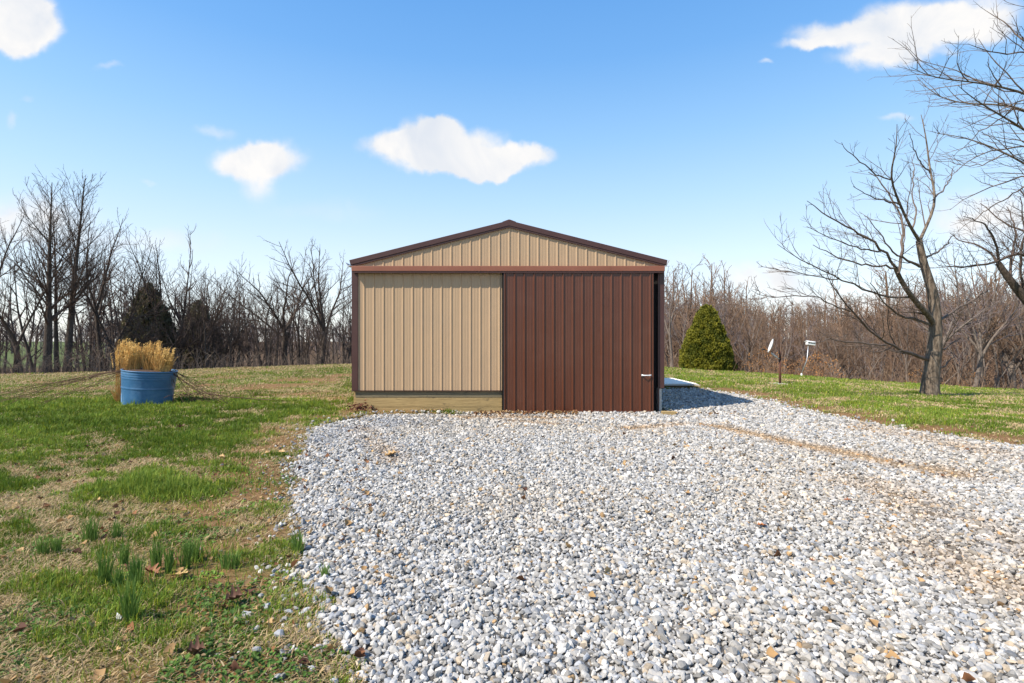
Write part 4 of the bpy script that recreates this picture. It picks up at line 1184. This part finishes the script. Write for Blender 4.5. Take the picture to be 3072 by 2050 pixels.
def make_slim(seed, Hh=12.0, r=0.11, dens=1.0):
    "slender forest pole with a narrow high crown"
    t = Tree(seed); R = t.R
    p = t.path((0,0,-0.4), (R.normal(0,.07), R.normal(0,.07), 1), Hh+.4, 12, 0.045, 0.03)
    rad = np.array([max(.012, r*(1-i/12)**1.15) for i in range(13)]); rad[0] *= 1.3
    t.trunk.append((p, rad, 7))
    t.twigs(p, r, Hh, 0, [(1.6*dens, 0.25, 0.70, 0.18, 0.014, 0.22), (3.2*dens, 0.45, 0.62, 0.10, 0.010, 0.12), (4.0*dens, 0.42, 0.6, 0.05, 0.008, 0.15)])
    return t

VAR = {}
def variant(key, t, Hh, mats):
    tr, cr = t.meshes(key)
    a = np_mesh('trunk', tr[0], tr[1], None, True); a.materials.append(M[mats[0]])
    b_ = np_mesh('crown', cr[0], cr[1], None, True); b_.materials.append(M[mats[1]])
    top = max(tr[0][:,2].max(), cr[0][:,2].max())
    VAR[key] = (a, b_, top); print(key, len(tr[1])+len(cr[1]), round(top, 1))
def recolour(src, dst, mats):
    a, b_, top = VAR[src]; a = a.copy(); b_ = b_.copy()
    a.materials.clear(); a.materials.append(M[mats[0]]); b_.materials.clear(); b_.materials.append(M[mats[1]])
    VAR[dst] = (a, b_, top)
Lm = ('bark_dark', 'twig_dark'); Rm = ('bark_grey', 'twig_red'); Gm = ('bark_grey', 'twig_grey')
variant('up1', make_upright(1, 15.5, 0.32, 0.28, 0.82), 15, Lm)
variant('up2', make_upright(2, 15.5, 0.29, 0.32, 0.82), 15, Lm)
variant('up3', make_upright(12, 13, 0.20, 0.35, 0.8), 13, Lm)
variant('v1', make_vase(3, 11, 0.20, 0.30, 4, 1.0), 11, Lm)
variant('v2', make_vase(4, 11, 0.17, 0.22, 3, 1.0, 0.45), 11, Lm)
variant('v3', make_vase(5, 12, 0.22, 0.36, 5, 1.0, 0.6), 12, Lm)
variant('v4', make_vase(16, 12, 0.15, 0.45, 3, 1.0, 0.4), 12, Lm)
variant('s1', make_slim(6, 12, 0.15, 0.75), 12, Lm)
variant('s2', make_slim(7, 12, 0.125, 0.8), 12, Lm)
variant('s3', make_slim(8, 12, 0.17, 0.7), 12, Lm)
variant('s4', make_slim(9, 9, 0.09, 0.95), 9, Lm)
for k in ('up3','v1','v2','v3','v4','s1','s2','s3','s4'):
    recolour(k, 'r'+k, Rm); recolour(k, 'g'+k, Gm)

def plant(key, x, y, height, label, group, name='bare_tree', rz=None, lean=0.0, wide=1.0, cat='tree'):
    a, b_, top = VAR[key]; s = height/top
    e = empty(name, (x, y, gz(x, y)), label, cat, group, random.uniform(0, 6.28) if rz is None else rz)
    e.scale = (s*wide, s*wide, s); e.rotation_euler[1] = lean
    for nm, me in (('trunk', a), ('crown', b_)):
        o = bpy.data.objects.new(nm, me); COL.objects.link(o); o.parent = e
    return e
def plant_px(key, xd, Y, ytop_d, label, group, **kw):
    u = xd*D; x = (u-1536)/F*Y; zt = H-(ytop_d*D-1025)/F*Y
    return plant(key, x, Y, zt-gz(x, Y), label, group, **kw)

GL = 'bare trees of the strip of woods beyond the lawn and tub'
GR = 'bare trees of the wood beyond the lawn with the dish'
# --- left: the ones that stand out
plant_px('up1', 108, 30.0, 388, 'tallest bare tree, straight trunk of a close pair with ascending branches', GL, rz=0.4)
plant_px('up2', 152, 30.8, 378, 'second tall bare tree of the close pair, nearer the tub', GL, rz=2.0)
plant_px('up3', 131, 32.0, 470, 'thinner bare tree squeezed between the tall pair', GL, rz=1.1)
plant_px('v2', 36, 29.5, 480, 'forked bare tree standing outside the tall pair', GL, rz=0.2)
plant_px('v4', -14, 30.5, 455, 'bare tree at the picture edge behind the trailing canes', GL, rz=1.2)
plant_px('v2', 262, 34.0, 500, 'bare tree rising behind the golden grass, next to the tall pair', GL, rz=3.2)
plant_px('v4', 232, 35.0, 470, 'dense dark-crowned bare tree between the tall pair and the golden grass', GL, rz=0.7)
plant_px('v4', 345, 36.0, 520, 'bare tree with a forked top above the dark cedar', GL, rz=4.2)
plant_px('s3', 385, 37.0, 508, 'slim pointed bare tree beside the dark cedar', GL, rz=2.9)
plant_px('v2', 452, 38.0, 560, 'bare tree with a bushy forked crown between cedar and barn', GL, rz=1.7)
plant_px('s1', 545, 40.0, 575, 'slim bare tree in the thin part of the woods', GL, rz=0.3)
plant_px('v3', 655, 40.0, 562, 'broad many-limbed bare tree, first of two before the barn', GL, rz=0.9, wide=1.15)
plant_px('v1', 735, 39.5, 548, 'broad bare tree with high rounded crown beside the barn corner', GL, rz=2.3, wide=1.1)
plant_px('v2', 800, 41.0, 640, 'small bare tree half hidden by the barn corner', GL, rz=5.1)
plant_px('v4', 690, 43.0, 600, 'leaning bare tree crossing behind the two broad ones', GL, rz=3.9, lean=0.12)
LW = 'slender bare tree in the thicket of the woods beyond the tub'
R2 = random.Random(42); cnt = 0
for i in range(150):
    xd = R2.uniform(-160, 830) if i % 3 == 0 else R2.uniform(440, 830)
    if i % 3 == 1: xd = R2.uniform(160, 640)
    Y = R2.uniform(34, 62)
    Yc = float(crest(np.array([(xd*D-1536)/F*Y]), np.array([Y]))[0])
    if Y < Yc+1.5: Y = Yc+1.5+R2.random()*6
    prof = np.interp(xd, [-160, 0, 100, 250, 330, 500, 560, 800], [560, 560, 520, 545, 570, 600, 610, 620])
    top = prof + abs(R2.gauss(0, 1))*52 + 12
    key = R2.choice(['s1','s2','s3','s4','s2','s3','v4','s1','s1'])
    plant_px(key, xd, Y, top, LW, GL, wide=R2.uniform(0.85, 1.25), lean=R2.gauss(0, 0.05))
# --- right
plant_px('gv4', 1546, 35.0, 598, 'pale bare tree just beyond the barn corner by the evergreen', GR, rz=1.0, wide=1.1)
plant_px('gv2', 1590, 46.0, 640, 'bare tree behind the top of the rounded evergreen', GR, rz=2.2)
plant_px('rv3', 1718, 36.0, 690, 'low-forked bare tree between evergreen and dish', GR, rz=0.6)
plant_px('gv2', 1640, 52.0, 635, 'tall bare tree rising straight above the evergreen', GR, rz=0.1)
plant_px('rv3', 1945, 34.0, 735, 'bare tree with several leaning stems behind the martin house', GR, rz=3.0)
plant_px('gs1', 1875, 40.0, 700, 'slim bare tree behind the martin house pole', GR, rz=1.4)
plant_px('gv1', 2232, 28.0, 600, 'pale-trunked spreading bare tree beyond the large brown tree', GR, rz=0.4)
plant_px('rv2', 2291, 28.5, 690, 'grey bare tree with low fork near the picture edge', GR, rz=2.8)
plant_px('rv1', 2345, 29.0, 640, 'bare tree at the picture edge beyond the lawn', GR, rz=0.8)
plant_px('gs4', 2275, 28.2, 780, 'pale leaning sapling beside the low-forked tree', GR, rz=0.0, lean=-0.28)
plant_px('rv4', 2080, 33.0, 690, 'bare tree seen through the limbs of the large brown tree', GR, rz=5.0)
plant_px('gv3', 2150, 27.5, 605, 'bare twiggy tree close behind the large brown trunk', GR, rz=1.9)
plant_px('rv1', 2262, 30.0, 560, 'tall rounded bare tree behind the pale spreading one', GR, rz=4.4)
plant_px('gv1', 2338, 33.0, 520, 'highest bare tree of the wood at the picture edge', GR, rz=2.6)
RW = 'bare tree in the brown wood beyond the lawn'
for i in range(125):
    xd = R2.uniform(1500, 2520)
    Y = 29+ (R2.random()**1.3)*55
    x = (xd*D-1536)/F*Y
    Yc = float(crest(np.array([x]), np.array([Y]))[0])
    if Y < Yc+2.5: Y = Yc+2.5+R2.random()*8
    prof = np.interp(xd, [1500, 1600, 1680, 1760, 1820, 1950, 2100, 2250, 2500], [640, 640, 645, 690, 715, 695, 680, 640, 620])
    top = prof + abs(R2.gauss(0, 1))*26 + (70-min(Y, 70))*0.9
    key = R2.choice(['gs1','gs2','rs3','rs4','rv4','rv2','rs1','gv4','rv1','gs3','rs2'])
    plant_px(key, xd, Y, top, RW, GR, wide=R2.uniform(0.9, 1.35), lean=R2.gauss(0, 0.04))

# --- many-stemmed bare shrubs along the front of the left woods
SH = ['grey many-stemmed bare shrub in front of the dark cedar', 'bare shrub leaning over behind the golden grass', 'low bare shrub at the foot of the tall pair', 'tangled bare shrub between cedar and the middle of the woods',
      'bare shrub on the wood edge halfway to the barn', 'bare shrub at the foot of the broad many-limbed tree', 'small bare shrub beside the barn corner', 'bare shrub behind the canes at the picture edge', 'wide bare shrub below the forked-top tree', 'bare shrub near the slim tree in the thin woods']
for (xd, Y, top), lb in zip([(350,33.5,690),(300,32.0,720),(175,30.0,770),(420,35,700),(520,36.5,725),(620,38,745),(775,38.5,740),(30,28.5,770),(465,36,715),(570,37.5,735)], SH):
    plant_px('v2' if xd % 20 else 'v1', xd, Y, top, lb, 'bare shrubs along the edge of the woods', name='bare_shrub', wide=1.5, cat='shrub', rz=xd*0.37)

# --- undergrowth: thin brush on the wood's floor
def build_brush(name, lab, xr, n, seed, mat, hmax):
    R = np.random.default_rng(seed); paths = []
    while len(paths) < n*3:
        xd = R.uniform(*xr); u = xd*D
        a = (u-1536)/F; Yc = np.interp(a, CA, CY); Y = Yc+0.4+abs(R.normal(0, 7.0)); x = a*Y
        h = R.uniform(0.35, 1.0)*hmax*(0.5+0.8*float(vnoise(np.array([x*.35]), np.array([Y*.35]), 5)[0])); b = np.array([x, Y, gz(x, Y)-.05])
        ln = R.normal(0, .38, 2)
        p = np.array([b, b+np.array([ln[0]*h*.3, ln[1]*h*.3, h*.55]), b+np.array([ln[0]*h*1.0, ln[1]*h, h*(1-.2*abs(ln[0]))])]); p[1] += R.normal(0,.05,3)
        r = R.uniform(.007, .017)
        paths.append((p, np.array([r, r*.75, r*.35])))
        for j in range(2):
            q = p[1]+(p[2]-p[1])*R.random(); d = np.array([R.normal(0,.6), R.normal(0,.6), R.uniform(.1,1)])*h*R.uniform(.2,.45)
            paths.append((np.array([q, q+d*.5+R.normal(0,.04,3), q+d]), np.array([r*.55, r*.45, r*.25])))
    V, T = tubes_np(paths, 3)
    tag(link(name, np_mesh(name, V, T), None, mat), lab, 'undergrowth', kind='stuff')
M['brush'] = bark('grey_brown_brush', (0.075,0.054,0.042), (0.16,0.12,0.092), (0.30,0.235,0.175), (1,1,1))
M['brush_r'] = bark('red_brown_brush', (0.085,0.055,0.04), (0.155,0.105,0.072), (0.26,0.185,0.125), (1,1,1))
build_brush('undergrowth', 'tangled grey brown brush under the trees beyond the tub', (-150, 815), 2000, 31, M['brush'], 1.4)
build_brush('undergrowth', 'reddish brown brush under the wood beyond the dish', (1515, 2480), 1700, 32, M['brush_r'], 1.2)

# --- far wood line closing the view beyond field and valley
def build_far_wood():
    R = np.random.default_rng(77); paths = []
    for i in range(620):
        a = R.uniform(-1.35, 1.35); Y = R.uniform(170, 330); x = a*Y; b = np.array([x, Y, gz(x, Y)]); h = R.uniform(8, 14)
        paths.append((np.array([b, b+[0,0,h*.5], b+[R.normal(0,.5),0,h]]), np.array([.22,.16,.05])))
        for j in range(16):
            q = b+np.array([0,0,h*R.uniform(.3,.95)]); an = R.uniform(0,6.28); L = h*R.uniform(.15,.38); d = np.array([math.cos(an)*.7, math.sin(an)*.7, R.uniform(.5,1.1)])*L
            paths.append((np.array([q, q+d*.5+R.normal(0,.2,3), q+d]), np.array([.10,.08,.04])))
            for k in range(3):
                q2 = q+d*R.uniform(.3,1); d2 = R.normal(0,1,3)*L*.3; d2[2] = abs(d2[2]); paths.append((np.array([q2, q2+d2*.5, q2+d2]), np.array([.07,.05,.03])))
    V, T = tubes_np(paths, 3)
    tag(link('distant_woods', np_mesh('distant_woods', V, T), None, M['twig_grey']), 'far grey line of bare woods beyond the field and valley', 'woods', kind='stuff')
build_far_wood()

# --- mass of bare trees climbing the far side of the valley
def build_hill_wood():
    R = np.random.default_rng(15); protos = []
    for k in range(5):
        t = Tree(900+k); q = t.path((0,0,-.5), (R.normal(0,.05), R.normal(0,.05), 1), 12.5, 7, .04, .03)
        t.trunk.append((q, np.linspace(.17,.04,8), 4))
        t.twigs(q, .15, 12, 0, [(1.5, .30, .75, .16, .03, .2), (2.0, .46, .65, .1, .022, .12), (2.2, .45, .6, .05, .016, .2)])
        tr, cr = t.meshes('p'); protos.append((np.concatenate([tr[0],cr[0]]), np.concatenate([tr[1],cr[1]+len(tr[0])])))
    for name, lab, x0, x1, y0, y1, n, hs in (('woods', 'dense brown mass of bare woods on the hillside beyond the dish', 1480, 2560, 48, 165, 720, (.78, 1.22)),
                                         ('woods', 'grey mass of bare woods far beyond the field behind the tub', -260, 830, 95, 165, 45, (.4, .65))):
        V = []; T = []; o = 0
        for i in range(n):
            xd = R.uniform(x0, x1); Y = R.uniform(y0, y1); x = (xd*D-1536)/F*Y
            v, t_ = protos[R.integers(0, 5)]; s = R.uniform(*hs)*(float(np.interp(xd, [1480,1620,1700,1790,1850,2000,2500], [.95,.98,.95,.76,.80,.92,1.05])) if x0 > 1000 else 1.0); a = R.uniform(0, 6.28); c, sn = math.cos(a)*s, math.sin(a)*s
            V.append(np.stack([v[:,0]*c-v[:,1]*sn+x, v[:,0]*sn+v[:,1]*c+Y, v[:,2]*s+gz(x, Y)], -1)); T.append(t_+o); o += len(v)
        tag(link(name, np_mesh(name, np.concatenate(V), np.concatenate(T)), None, M['twig_red' if x0 > 1000 else 'twig_grey']), lab, 'woods', kind='stuff')
build_hill_wood()

# --- evergreens
def foliage_mesh(name, prof, n, size, seed, lump=0.12, rough=0.22, cols=((0.05,0.075,0.012),(0.11,0.13,0.02))):
    "sprays scattered through the shell of a body of revolution with lumps"
    R = np.random.default_rng(seed); zs, rs = zip(*prof); Ht = zs[-1]
    cdf = np.cumsum(np.interp(np.linspace(0,1,200)*Ht, zs, rs)+.15); cdf /= cdf[-1]
    z = np.interp(R.random(n), cdf, np.linspace(0,1,200)*Ht); a = R.uniform(0, 6.2832, n)
    r = np.interp(z, zs, rs)
    lm = (fbm(a*2.2, z*2.0, seed, 3)+fbm((a-6.2832)*2.2, z*2.0, seed, 3))*0.5
    lm2 = fbm(a*np.interp(z, zs, rs).max()*3.2+50, z*3.4, seed+3, 3)
    depth = R.random(n)**2.0*0.35
    rr = r*(1+lump*(lm-0.5)*2.2)+rough*(lm2-0.5) - depth
    rr = np.maximum(rr, 0.02)
    c = np.stack([np.cos(a)*rr, np.sin(a)*rr, z], -1)
    out = np.stack([np.cos(a)*.7, np.sin(a)*.7, 1.1+0*a], -1)+R.normal(0,.40,(n,3)); out /= np.linalg.norm(out, axis=1, keepdims=True)
    sd = np.cross(out, R.normal(size=(n,3))); sd /= np.linalg.norm(sd, axis=1, keepdims=True)
    L = size*R.uniform(.6,1.4,n)[:,None]; W = L*0.34
    bend = np.cross(out, sd)*L*.15
    V = np.stack([c-out*L*.5, c-sd*W+bend, c+out*L*.15+bend*1.5, c+sd*W+bend, c+out*L*.6], 1).reshape(-1,3)
    o = np.arange(n)[:,None]*5
    T = np.concatenate([o+np.array([[0,2,1]]), o+np.array([[0,3,2]]), o+np.array([[1,2,4]]), o+np.array([[2,3,4]])], 0)
    m = sstep(.35,.7,lm2)[:,None]*0.5+R.random(n)[:,None]*.5
    col = np.array(cols[0])*(1-m)+np.array(cols[1])*m
    return np_mesh(name, V, T, np.repeat(col, 5, 0), False)
M['thuja'] = vcol_mat('evergreen_sprays', 0.65, 0.2, None, 0.25)
def build_evergreens():
    Y = 31.0; k = Y/F; x = (1621*D-1536)/F*Y; R0 = 77*k
    prof = [(0, R0*.93), (.25, R0), (.7, R0*.97), (1.3, R0*.89), (2.0, R0*.74), (2.6, R0*.57), (3.1, R0*.44), (3.5, R0*.33), (3.75, R0*.22), (3.92, R0*.09), (3.97, .02)]
    e = empty('arborvitae', (x, Y, gz(x, Y)), 'rounded cone-shaped green evergreen standing alone on the lawn edge', 'evergreen')
    link('foliage', foliage_mesh('foliage', prof, 30000, 0.13, 8, 0.13, 0.34, ((0.050,0.070,0.008),(0.22,0.20,0.016))), e, M['thuja'])
    mb = MB(); mb.tube([(0,0,-.2),(0,0,1.2),(0.02,0,3.4)], [.14,.11,.02], 8); mb.build('trunk', M['bark_dark'], e)
    # dark cedars inside the strip of woods
    prof = [(0,.9),(.8,1.35),(2.0,1.45),(3.2,1.25),(4.2,.9),(5.0,.45),(5.4,.05)]
    me = foliage_mesh('foliage', prof, 5200, 0.24, 19, 0.5, 0.3, ((0.085,0.078,0.042),(0.17,0.15,0.08)))
    me.materials.append(M['thuja'])
    for xd, Y, top, lb in ((342, 36.5, 652, 'dark ragged cedar behind the golden grass'), (455, 41, 690, 'lower dark cedar in the middle of the woods')):
        x = (xd*D-1536)/F*Y; z = gz(x, Y); s = (H-(top*D-1025)/F*Y-z)/5.4
        e = empty('cedar_tree', (x, Y, z), lb, 'cedar', 'dark cedars in the woods'); e.scale = (s*0.85, s*0.85, s); e.rotation_euler[2] = xd
        o = bpy.data.objects.new('foliage', me); COL.objects.link(o); o.parent = e
        mb = MB(); mb.tube([(0,0,-.2),(0,0,2.0),(0.05,0,4.6)], [.13,.10,.02], 7); mb.build('trunk', M['bark_dark'], e)
    # young beeches that kept their orange leaves
    prof = [(0,.5),(.5,1.1),(1.1,1.3),(1.7,1.0),(2.2,.5),(2.5,.05)]
    me = foliage_mesh('foliage', prof, 620, 0.10, 29, 0.8, 0.8, ((0.28,0.12,0.042),(0.50,0.27,0.11))); me.materials.append(M['thuja'])
    t = Tree(55)
    for i in range(7):
        a = i*0.9; q = t.path((0,0,-.1), (math.cos(a)*.5, math.sin(a)*.5, 1), 2.3, 5, .12, .05); t.trunk.append((q, np.linspace(.022,.006,6), 4)); t.twigs(q, .02, 2.3, 0, [(3,.4,.8,.05,.005,.2)])
    tr, cr = t.meshes('b'); sm_ = np_mesh('stems', np.concatenate([tr[0],cr[0]]), np.concatenate([tr[1],cr[1]+len(tr[0])])); sm_.materials.append(M['twig_red'])
    for xd, Y, s, lb in ((1755, 33, 1.0, 'orange-leaved beech bush between evergreen and dish'), (1775, 35, .9, 'orange beech bush just behind the dish pole'), (1845, 31.5, .75, 'small bright orange beech behind the martin house pole'), (1878, 32, 1.0, 'orange beech bush right of the martin house pole'), (1702, 36, .6, 'little orange bush by the low-forked tree'), (2120, 31, .8, 'orange-brown bush behind the large brown trunk'), (2238, 29, .55, 'rusty leaves round the pale spreading tree')):
        x = (xd*D-1536)/F*Y; e = empty('beech_bush', (x, Y, gz(x, Y)-.1), lb, 'bush', 'orange beech bushes at the wood edge'); e.scale = (s,)*3; e.rotation_euler[2] = xd
        for nm, m_ in (('foliage', me), ('stems', sm_)):
            o = bpy.data.objects.new(nm, m_); COL.objects.link(o); o.parent = e
build_evergreens()

# --- the large brown tree on the lawn, limb by limb
def resample(pts, n):
    pts = np.array(pts); d = np.r_[0, np.cumsum(np.linalg.norm(np.diff(pts, axis=0), axis=1))]
    t = np.linspace(0, d[-1], n); 
    # smooth (Catmull-like) via cubic interpolation of each coordinate
    out = np.stack([np.interp(t, d, pts[:,k]) for k in range(pts.shape[1])], -1)
    for _ in range(2): out[1:-1] = 0.25*out[:-2]+0.5*out[1:-1]+0.25*out[2:]
    return out
def hand_tree(name, label, cat, base_px, Yb, limbs, mats, seed, spec, group=None, nseg=14, base=None, thin=0.66):
    t = Tree(seed); R = t.R; t.kf = 0.30
    if base is None: base = P(base_px[0], base_px[1], Yb)
    base = np.array(base)
    for is_trunk, dep, pix in limbs:
        # pix: (u, v, r_px) ; dep: metres the limb swings away in depth, start -> end
        n = len(pix); P3 = []
        for i, (u, v, r) in enumerate(pix):
            Y = Yb + dep[0] + (dep[1]-dep[0])*i/max(1, n-1)
            p = P(u, v, Y); P3.append((p.x, p.y, p.z, r/F*Y))
        q = resample(P3, nseg if n > 3 else 8)
        L = float(np.linalg.norm(np.diff(q[:,:3], axis=0), axis=1).sum())
        pts = q[:,:3]-base; 
        if not is_trunk: pts[1:-1] += R.normal(0, 0.02, (len(pts)-2, 3))
        (t.trunk if is_trunk else t.crown).append((pts, q[:,3]*(1.0 if is_trunk == 1 else thin), 12 if is_trunk == 1 else 7))
        if is_trunk != 1: t.twigs(pts, q[0,3], L, 0, spec)
    tr, cr = t.meshes(name)
    e = empty(name, base, label, cat, group)
    for nm, (V, T), m in (('trunk', tr, mats[0]), ('crown', cr, mats[1])):
        link(nm, np_mesh(nm, V, T, None, True), e, M[m])
    return e
mt = [
 (1,(0,0),[(2789,1205,30),(2789,1192,25),(2788.6,1165,20.5),(2788.6,1139,19.5),(2794,1105,21),(2800,1080,22),(2806,1050,18),(2808,1024,16.5),(2806,985,16.5),(2804,953,16.5),(2806,903,14),(2794,852,12.5),(2772,811,11),(2765,767,10),(2757,722,8.5)]),
 (2,(0,-1.2),[(2800,975,12),(2786,945,12),(2762,923,12),(2728,882,11),(2698,835,10),(2686,803,9)]),
 (2,(0,-1.6),[(2757,722,7.5),(2731,683,6),(2705,626,5.2),(2683,574,4.6),(2668,528,4.2),(2674,499,3.6),(2691,448,2.6),(2691,373,1.2)]),
 (2,(0,1.2),[(2759,722,7.5),(2766,706,6.5),(2789,660,6),(2812,597,5.2),(2797,551,4.6),(2789,505,4),(2777,402,2.6),(2763,344,1.2)]),
 (0,(-1.2,-2.4),[(2686,803,6),(2661,767,5.5),(2637,737,5),(2600,716,4.5),(2576,700,4.0),(2502,660,3.2),(2456,626,2.4),(2421,603,1.2)]),
 (0,(-1.2,-0.4),[(2694,822,7),(2705,800,6.5),(2711,751,6),(2703,716,5.4),(2714,677,4.6),(2690,620,3.8),(2651,551,2.8),(2605,517,1.6)]),
 (0,(-1.6,-2.6),[(2672,540,3),(2640,534,3),(2605,505,2.6),(2559,465,2),(2525,428,1)]),
 (0,(0,-2.4),[(2780,1078,9),(2759,1072,8),(2728,1058,6.5),(2684,1045,5.5),(2657,1035,5),(2630,1004,4.6),(2600,980,4.2),(2566,943,3.8),(2523,905,3.2),(2494,848,2.0),(2480,820,1.2)]),
 (0,(-1.4,-3.0),[(2657,1035,4.0),(2600,1033,3.4),(2540,1022,2.8),(2485,1015,2.4),(2446,1029,1.6)]),
 (0,(-1.6,-3.6),[(2551,935,3),(2518,924,2.8),(2489,900,2.6),(2427,891,2.4),(2384,886,2.2),(2308,896,1.8),(2255,872,1.0)]),
 (0,(0,-1.8),[(2790,975,6),(2776,970,5.5),(2735,957,5),(2691,947,4.4),(2668,923,3.8),(2637,893,3),(2610,849,1.4)]),
 (0,(-.6,-2.8),[(2724,892,5),(2681,894,4.8),(2644,891,4.4),(2600,867,4),(2561,862,3.6),(2518,838,3.2),(2475,810,2.8),(2380,776,2.0),(2332,733,1.0)]),
 (0,(-1.8,-3.2),[(2515,838,2.6),(2450,832,2.3),(2380,819,2),(2284,800,1)]),
 (0,(-1.2,-2.2),[(2686,805,4.6),(2662,798,4.4),(2588,798,3.6),(2502,769,2.6),(2439,735,1.2)]),
 (0,(-1.2,-2.8),[(2650,752,4),(2600,752,3.2),(2540,735,2.6),(2470,700,1.8),(2420,680,1)]),
 (0,(-1.3,-1.9),[(2760,800,7),(2735,789,5.5),(2710,775,4.5),(2680,760,3.5),(2640,700,2.4),(2600,650,1.2)]),
 (0,(0,1.6),[(2812,970,6),(2820,960,5.5),(2857,937,4.8),(2904,906,4.2),(2941,886,3.6),(2979,862,2)]),
 (0,(0.8,2.2),[(2936,889,3.2),(2948,870,3),(2955,845,2.7),(2938,811,2.2),(2928,780,1.3)]),
 (0,(0,1.2),[(2768,778,5),(2790,765,4.4),(2816,757,3.8),(2837,737,3),(2860,707,1.4)]),
 (0,(0,.9),[(2806,1120,4),(2814,1112,3.4),(2837,1092,2.6),(2867,1068,1.4)]),
 (0,(0,1.6),[(2818,1056,3.6),(2828,1050,3),(2850,1035,2.5),(2881,1014,1.2)]),
 (0,(0.4,1.8),[(2800,600,3.6),(2830,570,3),(2850,540,2.4),(2862,500,1.2)]),
 (0,(0,0.6),[(2735,690,4),(2750,640,3.2),(2735,590,2.6),(2745,530,1.8),(2735,470,1)]),
 (0,(-.6,-1.8),[(2700,615,4),(2660,600,3),(2610,590,2.2),(2560,560,1.2)]),
 (0,(.3,-.8),[(2790,520,3),(2760,490,2.4),(2740,450,1.8),(2730,400,1)]),
]
spec_main = [(2.3, 0.37, 0.62, 0.10, 0.008, 0.12), (3.6, 0.50, 0.60, 0.07, 0.0058, 0.12), (4.2, 0.48, 0.60, 0.04, 0.0045, 0.2)]
hand_tree('bare_tree', 'large bare brown tree with thick furrowed trunk and spreading limbs on the lawn', 'tree', (2789, 1197), 17.3, mt, ('bark_main','twig_main'), 101, spec_main)
# --- tree just outside the frame whose branches reach in at the top
et = [
 (1,(0,0),[(3330,1290,40),(3325,1240,31),(3318,1000,27),(3312,800,25),(3300,600,22),(3290,450,19),(3285,300,14),(3280,100,9),(3275,-150,4)]),
 (2,(0,-1.5),[(3298,440,11),(3190,330,9),(3072,276,6.5),(2990,258,5.4),(2915,244,4.4),(2806,238,3),(2760,221,2.2),(2731,201,1)]),
 (2,(0,1.2),[(3302,560,11),(3180,400,8.5),(3072,313,6),(2950,313,4.6),(2840,313,3.2),(2783,276,2.2),(2749,230,1)]),
 (2,(0,-2.0),[(3305,640,11),(3190,470,8.5),(3072,390,6),(3041,367,5.4),(2961,324,4.4),(2904,287,3),(2875,258,1.4)]),
 (2,(0,0.8),[(3308,720,11),(3180,560,8.5),(3072,488,6),(3018,459,5),(2961,436,4.2),(2892,408,3),(2812,401,1.4)]),
 (0,(0,-1),[(3300,600,7),(3190,480,6),(3072,425,4.6),(3018,448,4),(2950,454,3.2),(2875,505,2),(2830,540,1)]),
 (0,(0,1.8),[(3308,730,8),(3180,560,6),(3072,511,4.6),(2996,563,3.6),(2920,576,2.6),(2850,630,1.2)]),
 (0,(0,-1.4),[(3288,350,8),(3180,200,6),(3072,143,4.4),(3018,166,3.6),(2961,161,2.8),(2904,132,1.2)]),
 (0,(0,1.0),[(3284,280,8),(3180,180,6),(3072,120,4.2),(3041,98,3.6),(3013,63,3),(2955,31,1.2)]),
 (0,(0,1.4),[(3050,310,3.6),(3000,360,3),(2930,400,2.4),(2860,470,1.2)]),
 (0,(0,.6),[(3072,560,4),(3010,600,3.4),(2950,640,2.6),(2880,690,1.2)]),
 (0,(-1,-2),[(3286,330,7),(3150,60,5),(3060,-20,4),(2990,-10,2.6)]),
 (0,(.8,2.0),[(3020,459,3.6),(2960,490,3),(2900,500,2.2),(2800,480,1.2)]),
]
gx, gy = 14.2*(3318-1536)/F, 14.2
hand_tree('bare_tree', 'near bare tree whose branches reach in from the picture edge against the sky', 'tree', None, 14.2, et, ('bark_main','twig_main'), 103, [(2.6, 0.34, 0.72, 0.06, 0.006, 0.2), (3.8, 0.45, 0.66, 0.04, 0.0045, 0.12), (4.4, 0.42, 0.62, 0.02, 0.0035, 0.2)], thin=0.5, base=(gx, gy, gz(gx, gy)))
# --- second tree by the edge, further back, dense dark crown
e2 = [
 (1,(0,0),[(3190,1235,26),(3188,1190,19),(3180,1080,17),(3165,1000,15),(3120,950,13.5),(3070,889,11.5),(3022,835,9.5),(2995,790,7.5)]),
 (2,(0,1),[(3165,1000,11),(3180,900,9.5),(3170,800,8),(3140,700,6),(3100,620,4),(3060,570,2)]),
 (0,(0,-1.4),[(3160,960,7),(3120,800,6),(3072,740,5.6),(2995,788,4.6),(2921,801,3.6),(2860,800,2.6),(2816,798,1.2)]),
 (0,(0,1),[(2997,793,5),(2960,750,4),(2920,730,3),(2880,725,2),(2850,700,1.2)]),
 (0,(0,-1),[(2999,797,5),(2990,730,4.2),(2970,690,3.2),(2930,660,2.2),(2890,650,1.2)]),
 (0,(0,1.6),[(3030,845,5),(3030,780,4.2),(3050,720,3.4),(3040,660,2.4),(3020,620,1.2)]),
 (0,(0,-.5),[(3072,892,5),(3060,800,4.2),(3072,720,3.4),(3072,650,2.4),(3060,590,1.2)]),
 (0,(0,1.4),[(3170,800,5),(3100,700,4.2),(3040,690,3.2),(2980,640,2.2),(2940,610,1.2)]),
]
gx, gy = 20.5*(3190-1536)/F, 20.5
hand_tree('bare_tree', 'dark bare tree at the picture edge leaning in behind the large brown tree', 'tree', None, 20.5, e2, ('bark_dark','twig_dark'), 107, [(2.8, 0.42, 0.75, 0.07, 0.008, 0.12), (3.6, 0.46, 0.68, 0.05, 0.006, 0.12), (4.4, 0.42, 0.62, 0.03, 0.0048, 0.15)], thin=0.75, base=(gx, gy, gz(gx, gy)))
print('objects', len(bpy.data.objects))
